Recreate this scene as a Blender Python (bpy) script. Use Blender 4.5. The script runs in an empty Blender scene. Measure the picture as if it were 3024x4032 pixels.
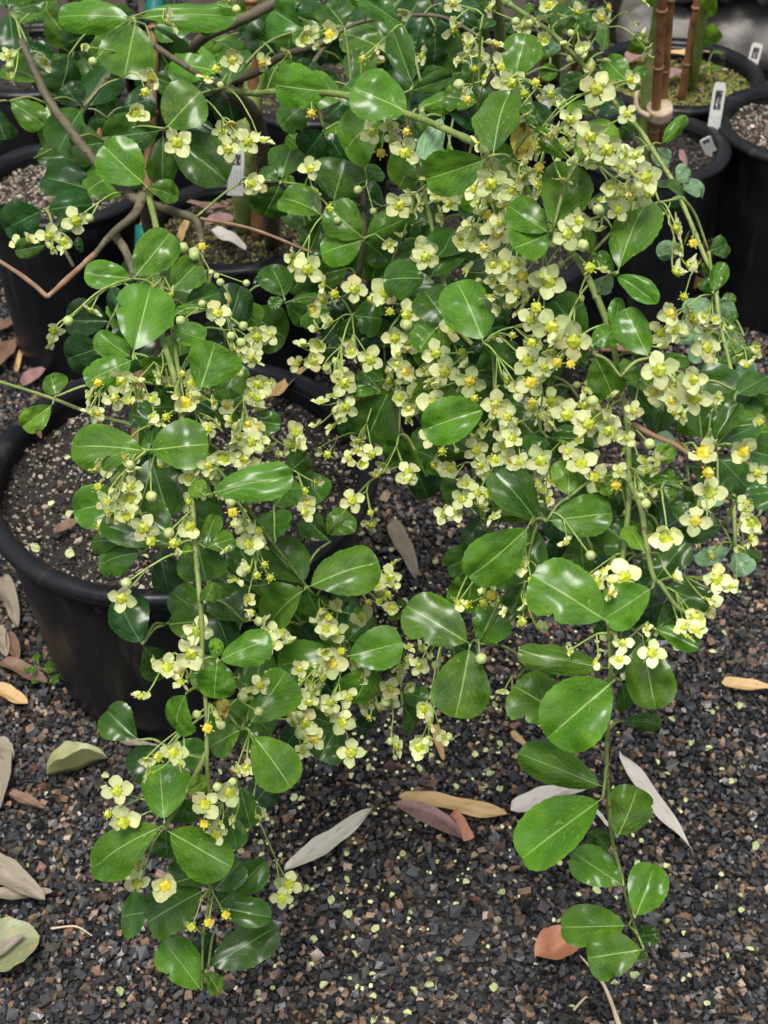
import bpy, math, random
import numpy as np
from mathutils import Vector, Matrix, noise
R = math.radians
sc = bpy.context.scene
C = sc.collection
random.seed(7)
rng = np.random.default_rng(7)

# ------------------------------------------------------------------ camera, sky, sun, exposure
CAM = Vector((0, 0, 1.34)); PITCH = R(40); FPX = 6000.0
cd = bpy.data.cameras.new('camera'); cam = bpy.data.objects.new('camera', cd); C.objects.link(cam)
cam.location = CAM; cam.rotation_euler = (R(90) - PITCH, 0, 0)
cd.sensor_fit = 'VERTICAL'; cd.sensor_height = 36; cd.lens = 36 * FPX / 4032
cd.clip_start = 0.02; cd.clip_end = 200
cd.dof.use_dof = True; cd.dof.focus_distance = 1.22; cd.dof.aperture_fstop = 15
sc.camera = cam
w = bpy.data.worlds.new('World'); sc.world = w; w.use_nodes = True
nt = w.node_tree; nt.nodes.clear()
sky = nt.nodes.new('ShaderNodeTexSky'); sky.sky_type = 'NISHITA'; sky.sun_disc = False
SUN_EL, SUN_ROT = R(72), R(-165)
sky.sun_elevation = SUN_EL; sky.sun_rotation = SUN_ROT; sky.dust_density = 4; sky.air_density = 1.0
hs = nt.nodes.new('ShaderNodeHueSaturation'); hs.inputs['Saturation'].default_value = 0.45
bg = nt.nodes.new('ShaderNodeBackground'); bg.inputs['Strength'].default_value = 0.09
wo = nt.nodes.new('ShaderNodeOutputWorld')
nt.links.new(sky.outputs[0], hs.inputs['Color']); nt.links.new(hs.outputs[0], bg.inputs['Color']); nt.links.new(bg.outputs[0], wo.inputs[0])
sd = bpy.data.lights.new('sun', 'SUN'); sd.energy = 1.5; sd.angle = R(24); sd.color = (1, 0.97, 0.92)
so = bpy.data.objects.new('sun', sd); C.objects.link(so)
sdir = Vector((math.sin(SUN_ROT) * math.cos(SUN_EL), math.cos(SUN_ROT) * math.cos(SUN_EL), math.sin(SUN_EL)))
so.rotation_euler = sdir.to_track_quat('Z', 'Y').to_euler(); so.location = (0, 0, 5)
sc.view_settings.view_transform = 'Standard'; sc.view_settings.look = 'None'
sc.view_settings.gamma = 1; sc.view_settings.use_curve_mapping = False
sc.view_settings.exposure = 1.02
sc.cycles.max_bounces = 6; sc.cycles.transparent_max_bounces = 4
sc.cycles.caustics_reflective = False; sc.cycles.caustics_refractive = False

# ------------------------------------------------------------------ measuring helpers
FW = Vector((0, math.cos(PITCH), -math.sin(PITCH))); UP = Vector((0, math.sin(PITCH), math.cos(PITCH))); RT = Vector((1, 0, 0))
def ray(px, py): return FW + RT * ((px - 1512) / FPX) - UP * ((py - 2016) / FPX)
def P(px, py, d): return CAM + ray(px, py) * d                 # surveyed point: bearing and distance
def G(px, py, z=0.0):
    r = ray(px, py); return CAM + r * ((z - CAM.z) / r.z)
def lerp(a, b, t): return a + (b - a) * t
def interp(x, pts):
    if x <= pts[0][0]: return pts[0][1]
    for (a, fa), (b, fb) in zip(pts, pts[1:]):
        if x <= b: return lerp(fa, fb, (x - a) / (b - a))
    return pts[-1][1]

# ------------------------------------------------------------------ object helpers
def mesh(name, verts, faces, mats, smooth=True, uvs=None, mi=None):
    me = bpy.data.meshes.new(name); me.from_pydata([tuple(v) for v in verts], [], faces)
    for m in (mats if isinstance(mats, (list, tuple)) else [mats]): me.materials.append(m)
    if smooth: me.polygons.foreach_set('use_smooth', [True] * len(me.polygons))
    if mi is not None: me.polygons.foreach_set('material_index', mi)
    if uvs is not None:
        l = me.uv_layers.new(name='UVMap')
        vi = np.empty(len(me.loops), dtype=np.int32); me.loops.foreach_get('vertex_index', vi)
        l.data.foreach_set('uv', np.asarray(uvs, dtype=np.float32)[vi].ravel())
    me.update(); return me
def put(name, me, parent=None, mat=None, loc=None):
    o = bpy.data.objects.new(name, me); C.objects.link(o)
    if parent: o.parent = parent
    if mat is not None: o.matrix_local = mat
    if loc is not None: o.location = loc
    return o
def tag(o, label=None, cat=None, group=None, kind=None):
    if label: o['label'] = label
    if cat: o['category'] = cat
    if group: o['group'] = group
    if kind: o['kind'] = kind
    return o
def empty(name, loc, label, cat, group=None):
    o = bpy.data.objects.new(name, None); C.objects.link(o); o.location = loc
    return tag(o, label, cat, group)
def catmull(pts, n=6):
    pts = [Vector(p) for p in pts]
    if len(pts) < 3: return [pts[0].lerp(pts[-1], i / n) for i in range(n + 1)]
    q = [pts[0] * 2 - pts[1]] + pts + [pts[-1] * 2 - pts[-2]]
    out = []
    for i in range(1, len(q) - 2):
        for k in range(n):
            t = k / n; a, b, c, d = q[i - 1:i + 3]
            out.append(0.5 * ((2 * b) + (c - a) * t + (2 * a - 5 * b + 4 * c - d) * t * t + (3 * b - a - 3 * c + d) * t ** 3))
    return out + [pts[-1]]
def tube(pts, r0, r1, seg=8, knob=0.0, V=None, F=None, cap=True, node=0):
    V = [] if V is None else V; F = [] if F is None else F
    b = len(V); n = len(pts); prev = None
    for i, p in enumerate(pts):
        t = (pts[min(i + 1, n - 1)] - pts[max(i - 1, 0)]).normalized()
        if prev is None: prev = t.orthogonal().normalized()
        prev = (prev - t * prev.dot(t)).normalized(); s = t.cross(prev)
        r = lerp(r0, r1, i / (n - 1))
        if node and i % node == 0: r *= 1.25
        for k in range(seg):
            a = 2 * math.pi * k / seg
            rr = r * (1 + knob * noise.noise(p * 90 + Vector((k, 0, 0))))
            V.append(p + prev * (math.cos(a) * rr) + s * (math.sin(a) * rr))
    for i in range(n - 1):
        for k in range(seg):
            k2 = (k + 1) % seg
            F.append((b + i * seg + k, b + i * seg + k2, b + (i + 1) * seg + k2, b + (i + 1) * seg + k))
    if cap:
        F.append(tuple(b + k for k in reversed(range(seg)))); F.append(tuple(b + (n - 1) * seg + k for k in range(seg)))
    return V, F
def lathe(prof, seg=72):
    V = [(r * math.cos(2 * math.pi * k / seg), r * math.sin(2 * math.pi * k / seg), z) for r, z in prof for k in range(seg)]
    F = [(i * seg + k, i * seg + (k + 1) % seg, (i + 1) * seg + (k + 1) % seg, (i + 1) * seg + k) for i in range(len(prof) - 1) for k in range(seg)]
    return V, F

# ------------------------------------------------------------------ materials
def newmat(name):
    m = bpy.data.materials.new(name); m.use_nodes = True
    n = m.node_tree.nodes; b = n['Principled BSDF']; return m, m.node_tree, n, b
class NT:
    def __init__(s, t): s.t = t
    def __call__(s, typ, ins=None, **kw):
        n = s.t.nodes.new(typ)
        for k, v in kw.items(): setattr(n, k, v)
        for k, v in (ins or {}).items():
            if isinstance(v, bpy.types.NodeSocket): s.t.links.new(v, n.inputs[k])
            else: n.inputs[k].default_value = v
        return n
    def m(s, op, a, b=0.0, c=0.0, clamp=False):
        n = s.t.nodes.new('ShaderNodeMath'); n.operation = op; n.use_clamp = clamp
        for i, v in enumerate((a, b, c)):
            if isinstance(v, bpy.types.NodeSocket): s.t.links.new(v, n.inputs[i])
            else: n.inputs[i].default_value = v
        return n.outputs[0]
    def mix(s, f, a, b, blend='MIX'):
        n = s.t.nodes.new('ShaderNodeMix'); n.data_type = 'RGBA'; n.blend_type = blend
        for i, v in ((0, f), (6, a), (7, b)):
            if isinstance(v, bpy.types.NodeSocket): s.t.links.new(v, n.inputs[i])
            else: n.inputs[i].default_value = v if i == 0 else (*v, 1)
        return n.outputs[2]
    def rng(s, v, a, b, c, d):
        n = s('ShaderNodeMapRange', {0: v, 1: a, 2: b, 3: c, 4: d}); n.clamp = True; return n.outputs[0]
    def link(s, a, b): s.t.links.new(a, b)

def leaf_material(name, dark, light, back, coat=0.6, vein=(0.20, 0.36, 0.09), blotch=None):
    m, t, n, b = newmat(name); N = NT(t)
    uv = N('ShaderNodeUVMap').outputs[0]
    oi = N('ShaderNodeObjectInfo').outputs['Random']
    off = N('ShaderNodeVectorMath', {0: uv, 1: (0, 0, 0)}, operation='ADD'); cmb = N('ShaderNodeCombineXYZ', {2: N.m('MULTIPLY', oi, 60)})
    t.links.new(cmb.outputs[0], off.inputs[1]); uvr = off.outputs[0]
    ns = N('ShaderNodeTexNoise', {'Vector': uvr, 'Scale': 2.6, 'Detail': 1}).outputs['Fac']
    nf = N('ShaderNodeTexNoise', {'Vector': uvr, 'Scale': 9, 'Detail': 3}).outputs['Fac']
    sp = N('ShaderNodeSeparateXYZ', {0: uv}); x, y = sp.outputs[0], sp.outputs[1]
    ax = N.m('ABSOLUTE', x)
    # side veins sweep forward from the midrib and curve up near the margin
    s_ = N.m('SUBTRACT', N.m('MULTIPLY', y, 7.0), N.m('MULTIPLY', ax, 8.0))
    s_ = N.m('ADD', s_, N.m('MULTIPLY', N.m('SUBTRACT', nf, 0.5), 2.2))
    s_ = N.m('ADD', s_, N.m('MULTIPLY', oi, 9.0))
    s_ = N.m('ADD', s_, N.m('MULTIPLY', N.m('GREATER_THAN', x, 0), 0.45))
    fr = N.m('ABSOLUTE', N.m('SUBTRACT', N.m('FRACT', s_), 0.5))
    side = N.rng(fr, 0.0, 0.085, 1.15, 0)
    side = N.m('MULTIPLY', side, N.rng(ax, 0.15, 0.48, 0.95, 0.25))
    side = N.m('MULTIPLY', side, N.rng(y, 0.02, 0.95, 1, 0.25))
    vo = N('ShaderNodeTexVoronoi', {'Vector': uvr, 'Scale': 15}, feature='DISTANCE_TO_EDGE').outputs['Distance']
    ret = N.m('MULTIPLY', N.rng(vo, 0.0, 0.05, 1, 0), 0.22)
    mid = N.rng(ax, 0.008, 0.022, 1.3, 0)
    mid = N.m('MULTIPLY', mid, N.rng(y, 0.75, 1.0, 1, 0.2))
    vm = N.m('MAXIMUM', N.m('MAXIMUM', side, ret), mid)
    base = N.mix(N.rng(ns, 0.3, 0.7, 0, 1), dark, light)
    base = N.mix(N.rng(oi, 0, 1, 0, 0.35), base, light)
    hv = N('ShaderNodeHueSaturation', {'Color': base, 'Value': N.rng(oi, 0, 1, 0.8, 1.2), 'Hue': N.rng(oi, 0, 1, 0.49, 0.508)}).outputs[0]
    if blotch: hv = N.mix(N.rng(N('ShaderNodeTexNoise', {'Vector': uvr, 'Scale': 2.2, 'Detail': 4}).outputs['Fac'], 0.52, 0.58, 0, 1), hv, blotch)
    sp_ = N('ShaderNodeTexNoise', {'Vector': uvr, 'Scale': 13, 'Detail': 1}).outputs['Fac']
    hv = N.mix(N.m('MULTIPLY', N.rng(sp_, 0.74, 0.76, 0, 0.8), N.m('GREATER_THAN', oi, 0.6)), hv, (0.12, 0.07, 0.02))
    col = N.mix(N.m('MULTIPLY', vm, 0.66, clamp=True), hv, vein)
    margin = N.rng(ax, 0.40, 0.5, 0, 0.35)
    col = N.mix(margin, col, tuple(min(1, c * 1.7) for c in light))
    bcol = N.mix(N.m('MULTIPLY', vm, 0.35), back, tuple(c * 1.4 for c in back))
    bf = N('ShaderNodeNewGeometry').outputs['Backfacing']
    col = N.mix(bf, col, bcol)
    N.link(col, b.inputs['Base Color'])
    wet = N('ShaderNodeTexNoise', {'Vector': uvr, 'Scale': 2.2, 'Detail': 1, 'Roughness': 0.5}).outputs['Fac']
    N.link(N.m('ADD', N.rng(wet, 0.4, 0.6, 0.46, 0.60), N.m('MULTIPLY', bf, 0.15)), b.inputs['Roughness'])
    b.inputs['Specular IOR Level'].default_value = 0.10
    b.inputs['Coat Roughness'].default_value = 0.24; b.inputs['Coat IOR'].default_value = 1.5
    N.link(N.m('MULTIPLY', N.rng(wet, 0.62, 0.42, 0.15, coat * 0.85), N.m('SUBTRACT', 1.0, N.m('MULTIPLY', bf, 0.8))), b.inputs['Coat Weight'])
    drops = N('ShaderNodeTexVoronoi', {'Vector': uvr, 'Scale': 26, 'Randomness': 1.0}).outputs['Distance']
    h = N.m('ADD', N.m('MULTIPLY', vm, -0.30), N.m('MULTIPLY', nf, 0.45))
    h = N.m('ADD', h, N.m('MULTIPLY', N.m('SINE', N.m('MULTIPLY', s_, 6.283)), 0.05))
    h = N.m('ADD', h, N.m('MULTIPLY', ns, 4.5)); h = N.m('ADD', h, N.m('MULTIPLY', N.rng(drops, 0.0, 0.16, 1, 0), 0.10))
    bu = N('ShaderNodeBump', {'Height': h, 'Strength': 0.85, 'Distance': 0.0018})
    N.link(bu.outputs[0], b.inputs['Normal']); 
    smooth = N('ShaderNodeTexNoise', {'Vector': uvr, 'Scale': 2.3, 'Detail': 0}).outputs['Fac']
    low = smooth
    bc = N('ShaderNodeBump', {'Height': low, 'Strength': 1.0, 'Distance': 0.006}); N.link(bc.outputs[0], b.inputs['Coat Normal'])
    tr = N('ShaderNodeBsdfTranslucent', {'Color': N('ShaderNodeHueSaturation', {'Color': col, 'Value': 1.7, 'Saturation': 1.1}).outputs[0]})
    mx = N('ShaderNodeMixShader', {0: 0.14, 1: b.outputs[0], 2: tr.outputs[0]})
    N.link(mx.outputs[0], n['Material Output'].inputs[0]); return m
M = {}
BACK = (0.20, 0.31, 0.17)
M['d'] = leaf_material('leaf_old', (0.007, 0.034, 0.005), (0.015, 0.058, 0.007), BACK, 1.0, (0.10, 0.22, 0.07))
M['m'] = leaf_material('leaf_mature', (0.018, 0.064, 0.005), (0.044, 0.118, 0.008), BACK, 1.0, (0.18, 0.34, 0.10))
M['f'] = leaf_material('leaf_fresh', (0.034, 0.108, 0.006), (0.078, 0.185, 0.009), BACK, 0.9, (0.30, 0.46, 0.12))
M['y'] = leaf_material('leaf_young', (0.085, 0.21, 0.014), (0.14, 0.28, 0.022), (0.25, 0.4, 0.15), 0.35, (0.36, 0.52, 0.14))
M['p'] = leaf_material('leaf_pale', (0.13, 0.25, 0.12), (0.20, 0.33, 0.17), BACK, 0.5, (0.30, 0.42, 0.24))
M['o'] = leaf_material('leaf_yellowing', (0.50, 0.42, 0.05), (0.58, 0.50, 0.12), (0.5, 0.45, 0.15), 0.3, (0.6, 0.55, 0.2), blotch=(0.26, 0.10, 0.03))

def simple(name, c1, c2, scale=40, rough=(0.4, 0.6), bump=0.3, dist=0.001, spots=None, coat=0.0, trans=0.0, detail=4, coord='Object'):
    m, t, n, b = newmat(name); N = NT(t)
    co = N('ShaderNodeTexCoord').outputs[coord]
    oi = N('ShaderNodeObjectInfo').outputs['Random']
    nz = N('ShaderNodeTexNoise', {'Vector': co, 'Scale': scale, 'Detail': detail}).outputs['Fac']
    col = N.mix(N.rng(nz, 0.35, 0.65, 0, 1), c1, c2)
    if spots:
        ns = N('ShaderNodeTexNoise', {'Vector': co, 'Scale': scale * 3.1, 'Detail': 3}).outputs['Fac']
        col = N.mix(N.rng(ns, spots[1], spots[1] + 0.04, 0, 1), col, spots[0])
    col = N('ShaderNodeHueSaturation', {'Color': col, 'Value': N.rng(oi, 0, 1, 0.85, 1.12)}).outputs[0]
    N.link(col, b.inputs['Base Color'])
    N.link(N.rng(nz, 0.3, 0.7, rough[0], rough[1]), b.inputs['Roughness'])
    b.inputs['Coat Weight'].default_value = coat; b.inputs['Coat Roughness'].default_value = 0.15
    bu = N('ShaderNodeBump', {'Height': nz, 'Strength': bump, 'Distance': dist}); N.link(bu.outputs[0], b.inputs['Normal'])
    if trans:
        tr = N('ShaderNodeBsdfTranslucent', {'Color': col})
        N.link(N('ShaderNodeMixShader', {0: trans, 1: b.outputs[0], 2: tr.outputs[0]}).outputs[0], n['Material Output'].inputs[0])
    return m
M['petal'] = simple('petal', (0.78, 0.84, 0.35), (0.90, 0.93, 0.52), 260, (0.45, 0.65), 0.8, 0.0008, trans=0.22, spots=((0.66, 0.72, 0.34), 0.62))
M['disc'] = simple('disc', (0.27, 0.34, 0.012), (0.46, 0.48, 0.02), 300, (0.25, 0.4), 0.2, 0.0004, coat=0.3)
M['ripe'] = simple('disc_ripe', (0.42, 0.38, 0.015), (0.60, 0.46, 0.03), 300, (0.25, 0.4), 0.2, 0.0004, coat=0.3)
M['anther'] = simple('anther', (0.52, 0.52, 0.16), (0.62, 0.62, 0.26), 200, (0.5, 0.6), 0.1)
M['bud'] = simple('bud', (0.42, 0.52, 0.16), (0.60, 0.66, 0.28), 120, (0.4, 0.6), 0.4, 0.0006, trans=0.1)
M['stalk'] = simple('stalk', (0.22, 0.33, 0.06), (0.33, 0.43, 0.11), 80, (0.4, 0.55), 0.2)
M['green_stem'] = simple('green_stem', (0.13, 0.20, 0.04), (0.24, 0.29, 0.08), 60, (0.4, 0.6), 0.5, 0.001, spots=((0.10, 0.09, 0.04), 0.62))
M['bark'] = simple('bark', (0.07, 0.058, 0.034), (0.14, 0.12, 0.065), 55, (0.6, 0.8), 0.8, 0.002, spots=((0.05, 0.035, 0.02), 0.60))
M['dead_twig'] = simple('dead_twig', (0.19, 0.10, 0.05), (0.32, 0.20, 0.12), 60, (0.6, 0.8), 0.6)
M['plastic'] = None
def plastic():
    m, t, n, b = newmat('black_plastic'); N = NT(t)
    co = N('ShaderNodeTexCoord').outputs['Object']
    a = N('ShaderNodeTexNoise', {'Vector': co, 'Scale': 9, 'Detail': 6, 'Roughness': 0.65}).outputs['Fac']
    f = N('ShaderNodeTexNoise', {'Vector': co, 'Scale': 220, 'Detail': 2}).outputs['Fac']
    mp = N('ShaderNodeMapping', {'Vector': co, 'Scale': (30, 30, 4)}).outputs[0]
    st = N('ShaderNodeTexNoise', {'Vector': mp, 'Scale': 1.5, 'Detail': 5}).outputs['Fac']
    col = N.mix(N.rng(a, 0.4, 0.75, 0, 1), (0.006, 0.007, 0.009), (0.016, 0.016, 0.017))
    col = N.mix(N.rng(st, 0.58, 0.75, 0, 0.6), col, (0.06, 0.055, 0.048))
    sp = N('ShaderNodeTexVoronoi', {'Vector': co, 'Scale': 130}).outputs['Distance']
    col = N.mix(N.m('MULTIPLY', N.rng(sp, 0.0, 0.13, 1, 0), N.rng(a, 0.45, 0.6, 0, 0.8)), col, (0.16, 0.13, 0.10))
    N.link(col, b.inputs['Base Color'])
    N.link(N.rng(a, 0.35, 0.65, 0.26, 0.48), b.inputs['Roughness']); b.inputs['Specular IOR Level'].default_value = 0.22
    h = N.m('ADD', N.m('MULTIPLY', a, 0.8), N.m('MULTIPLY', f, 0.15))
    N.link(N('ShaderNodeBump', {'Height': h, 'Strength': 0.5, 'Distance': 0.002}).outputs[0], b.inputs['Normal'])
    return m
M['plastic'] = plastic()
def stone_mat(name, rough=(0.3, 0.65), coat=0.15):
    m, t, n, b = newmat(name); N = NT(t)
    at = N('ShaderNodeAttribute', attribute_name='tint').outputs['Color']
    co = N('ShaderNodeTexCoord').outputs['Object']
    nz = N('ShaderNodeTexNoise', {'Vector': co, 'Scale': 330, 'Detail': 4}).outputs['Fac']
    N.link(N.mix(1.0, at, N.mix(N.rng(nz, 0.3, 0.7, 0, 1), (0.6, 0.6, 0.6), (1.35, 1.3, 1.25)), 'MULTIPLY'), b.inputs['Base Color'])
    N.link(N.rng(nz, 0.35, 0.65, rough[0], rough[1]), b.inputs['Roughness'])
    b.inputs['Coat Weight'].default_value = coat; b.inputs['Coat Roughness'].default_value = 0.2
    N.link(N('ShaderNodeBump', {'Height': nz, 'Strength': 0.3, 'Distance': 0.0005}).outputs[0], b.inputs['Normal']); return m
M['stone'] = stone_mat('wet_stone'); M['grain'] = stone_mat('soil_grain', (0.5, 0.8), 0.05)
M['earth'] = simple('earth', (0.012, 0.010, 0.009), (0.035, 0.028, 0.022), 120, (0.5, 0.9), 1.0, 0.004)
M['soil'] = simple('soil', (0.007, 0.006, 0.005), (0.024, 0.018, 0.013), 160, (0.6, 0.9), 1.0, 0.005)
M['bamboo'] = simple('bamboo', (0.17, 0.075, 0.03), (0.29, 0.145, 0.06), 30, (0.35, 0.6), 0.4, 0.001, spots=((0.08, 0.04, 0.02), 0.63))
M['teal'] = simple('teal_tape', (0.0, 0.11, 0.09), (0.0, 0.17, 0.13), 40, (0.25, 0.4), 0.2)
M['raffia'] = simple('raffia', (0.48, 0.36, 0.24), (0.62, 0.48, 0.34), 60, (0.6, 0.8), 0.5)
M['moss'] = simple('moss', (0.08, 0.10, 0.015), (0.20, 0.20, 0.03), 150, (0.8, 0.95), 1.0, 0.003)
M['rock'] = simple('rock', (0.07, 0.066, 0.06), (0.30, 0.28, 0.25), 11, (0.6, 0.9), 1.0, 0.015, detail=10)
M['board'] = simple('board', (0.12, 0.09, 0.07), (0.24, 0.20, 0.16), 12, (0.7, 0.9), 0.7, 0.003, detail=8)
def dry(name, c1, c2, c3):
    m, t, n, b = newmat(name); N = NT(t)
    uv = N('ShaderNodeUVMap').outputs[0]
    mp = N('ShaderNodeMapping', {'Vector': uv, 'Scale': (38, 1.2, 1)}).outputs[0]
    st = N('ShaderNodeTexNoise', {'Vector': mp, 'Scale': 1.5, 'Detail': 3}).outputs['Fac']
    bl = N('ShaderNodeTexNoise', {'Vector': uv, 'Scale': 5, 'Detail': 5}).outputs['Fac']
    col = N.mix(N.rng(st, 0.3, 0.7, 0, 1), c1, c2)
    col = N.mix(N.rng(bl, 0.56, 0.72, 0, 0.75), col, c3)
    N.link(col, b.inputs['Base Color']); N.link(N.rng(bl, 0.4, 0.6, 0.3, 0.6), b.inputs['Roughness'])
    N.link(N('ShaderNodeBump', {'Height': N.m('ADD', st, bl), 'Strength': 0.5, 'Distance': 0.001}).outputs[0], b.inputs['Normal'])
    return m
M['cream'] = dry('dry_cream', (0.56, 0.51, 0.40), (0.68, 0.64, 0.53), (0.24, 0.20, 0.15))
M['white'] = dry('dry_white', (0.52, 0.47, 0.40), (0.66, 0.61, 0.54), (0.32, 0.28, 0.24))
M['tan'] = dry('dry_tan', (0.44, 0.28, 0.11), (0.58, 0.41, 0.19), (0.30, 0.15, 0.06))
M['grey'] = dry('dry_grey', (0.19, 0.155, 0.11), (0.32, 0.27, 0.20), (0.13, 0.11, 0.09))
M['brown'] = dry('dry_brown', (0.12, 0.07, 0.04), (0.24, 0.14, 0.09), (0.07, 0.035, 0.02))
M['pink'] = dry('dry_pink', (0.22, 0.12, 0.11), (0.34, 0.21, 0.19), (0.22, 0.08, 0.05))
M['orange'] = dry('dry_orange', (0.38, 0.14, 0.07), (0.48, 0.22, 0.12), (0.36, 0.10, 0.05))
M['olive'] = dry('dry_olive', (0.20, 0.21, 0.08), (0.30, 0.31, 0.13), (0.30, 0.20, 0.10))
M['lime'] = dry('dry_lime', (0.17, 0.19, 0.09), (0.25, 0.26, 0.13), (0.45, 0.30, 0.12))

# ------------------------------------------------------------------ ground and gravel
CV = np.array([(x, y, z) for x in (-.72, .72) for y in (-.72, .72) for z in (-.72, .72)], float)
CF = np.array([(0, 1, 3), (0, 3, 2), (4, 6, 7), (4, 7, 5), (0, 4, 5), (0, 5, 1), (2, 3, 7), (2, 7, 6), (0, 2, 6), (0, 6, 4), (1, 5, 7), (1, 7, 3)])
def stones(name, pos, size, cols, mat, flat=0.75):
    n = len(pos); NVt = len(CV)
    v = np.repeat(CV[None], n, 0) * rng.uniform(0.7, 1.1, (n, NVt, 1)) + rng.uniform(-.26, .26, (n, NVt, 3))
    sc_ = rng.uniform(0.55, 1.35, (n, 1, 3)); sc_[:, :, 2] *= flat
    v = v * sc_
    # random rotation: full spin about z and a tilt
    a, b = rng.uniform(0, 6.28, n), rng.normal(0, 0.6, n)
    ca, sa, cb, sb = np.cos(a), np.sin(a), np.cos(b), np.sin(b)
    x, y, z = v[..., 0], v[..., 1], v[..., 2]
    y, z = y * cb[:, None] - z * sb[:, None], y * sb[:, None] + z * cb[:, None]
    x, y = x * ca[:, None] - y * sa[:, None], x * sa[:, None] + y * ca[:, None]
    v = np.stack([x, y, z], -1) * (size[:, None, None] * 0.5) + pos[:, None, :]
    me = bpy.data.meshes.new(name)
    me.vertices.add(n * NVt); me.vertices.foreach_set('co', v.astype(np.float32).ravel())
    f = (CF[None] + (np.arange(n) * NVt)[:, None, None]).reshape(-1, 3)
    me.loops.add(len(f) * 3); me.loops.foreach_set('vertex_index', f.astype(np.int32).ravel())
    me.polygons.add(len(f)); me.polygons.foreach_set('loop_start', (np.arange(len(f)) * 3).astype(np.int32))
    at = me.color_attributes.new('tint', 'FLOAT_COLOR', 'POINT')
    at.data.foreach_set('color', np.repeat(np.concatenate([cols, np.ones((n, 1))], 1), NVt, 0).astype(np.float32).ravel())
    me.materials.append(mat); me.update(calc_edges=True); me.validate(); me.shade_flat(); return me
def palette(n, table):
    w_ = np.array([t[0] for t in table]); k = rng.choice(len(table), n, p=w_ / w_.sum())
    c = np.array([t[1] for t in table])[k]
    return np.clip(c * .78 * rng.uniform(0.6, 1.4, (n, 1)) * rng.uniform(0.93, 1.07, (n, 3)), 0, 1)
gv = [(-60, -20, 0), (60, -20, 0), (60, 100, 0), (-60, 100, 0)]
tag(put('ground', mesh('ground', gv, [(0, 1, 2, 3)], M['earth'])), kind='structure')

# pots: x, y centre, rim radius, height, base radius, soil depth
def px2x(px, Y, z):                                             # sideways metres for a bearing at distance Y and height z
    return (px - 1512) / FPX * (Vector((0, Y, z)) - CAM).dot(FW)
POTS = [
    dict(x=px2x(705, 1.34, .28), y=1.345, r=.222, h=.282, b=.172, s=.040, g=9500, label='big squat black nursery pot at the front, under the left-hand branches', kind='fine'),
    dict(x=px2x(235, 2.0, .29), y=2.005, r=.130, h=.290, b=.100, s=.030, g=3500, label='black pot of gritty mix behind the big squat pot, cut by the left edge', kind='pale'),
    dict(x=px2x(925, 1.86, .30), y=1.865, r=.129, h=.300, b=.100, s=.028, g=3200, label='black pot with dry pink leaves on its mossy soil, behind the big squat pot', kind='moss'),
    dict(x=px2x(2560, 2.06, .32), y=2.065, r=.118, h=.320, b=.090, s=.028, g=2600, label='black pot holding a white plant tag and tied bamboo canes, second from the right edge', kind='dark'),
    dict(x=px2x(2669, 2.385, .28), y=2.40, r=.145, h=.280, b=.110, s=.030, g=2500, label='wide black pot with mossy soil before the stone wall', kind='moss'),
    dict(x=px2x(3190, 2.13, .322), y=2.13, r=.141, h=.322, b=.105, s=.032, g=3500, label='black pot cut by the right edge, filled with pale gritty mix', kind='pale'),
    dict(x=.125, y=1.83, r=.165, h=.300, b=.145, s=.05, g=1500, label='black pot hidden under the flowering mass in the middle', kind='dark'),
    dict(x=-.58, y=2.42, r=.15, h=.30, b=.12, s=.03, g=1200, label='black pot deep in the shade at the upper left corner', kind='dark'),
    dict(x=px2x(1230, 2.35, .28), y=2.36, r=.15, h=.28, b=.11, s=.03, g=1500, label='black pot behind the horizontal branch, second row from the front', kind='moss'),
    dict(x=px2x(2020, 2.45, .28), y=2.45, r=.15, h=.29, b=.11, s=.03, g=1500, label='black pot with canes in the back row, left of the mossy wide pot', kind='dark'),
    dict(x=px2x(760, 2.5, .3), y=2.5, r=.14, h=.30, b=.11, s=.03, g=900, label='black pot in the back row behind the thick bare branch', kind='dark'),
]
FINE = [(6, (.018, .013, .010)), (3, (.045, .032, .024)), (2.0, (.38, .31, .24)), (1.9, (.45, .40, .33)), (.4, (.20, .09, .05))]
PALE = [(3.5, (.035, .028, .022)), (3, (.16, .12, .09)), (4, (.36, .31, .24)), (2, (.50, .45, .37)), (1, (.22, .12, .08))]
DARK = [(6, (.022, .017, .014)), (3, (.05, .036, .028)), (1, (.30, .25, .20))]
MOSSY = [(3, (.03, .022, .017)), (2, (.14, .15, .03)), (2, (.22, .22, .05)), (1, (.30, .25, .18)), (1, (.09, .05, .03))]
def soil_top(p): return p['h'] - p['s']
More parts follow.
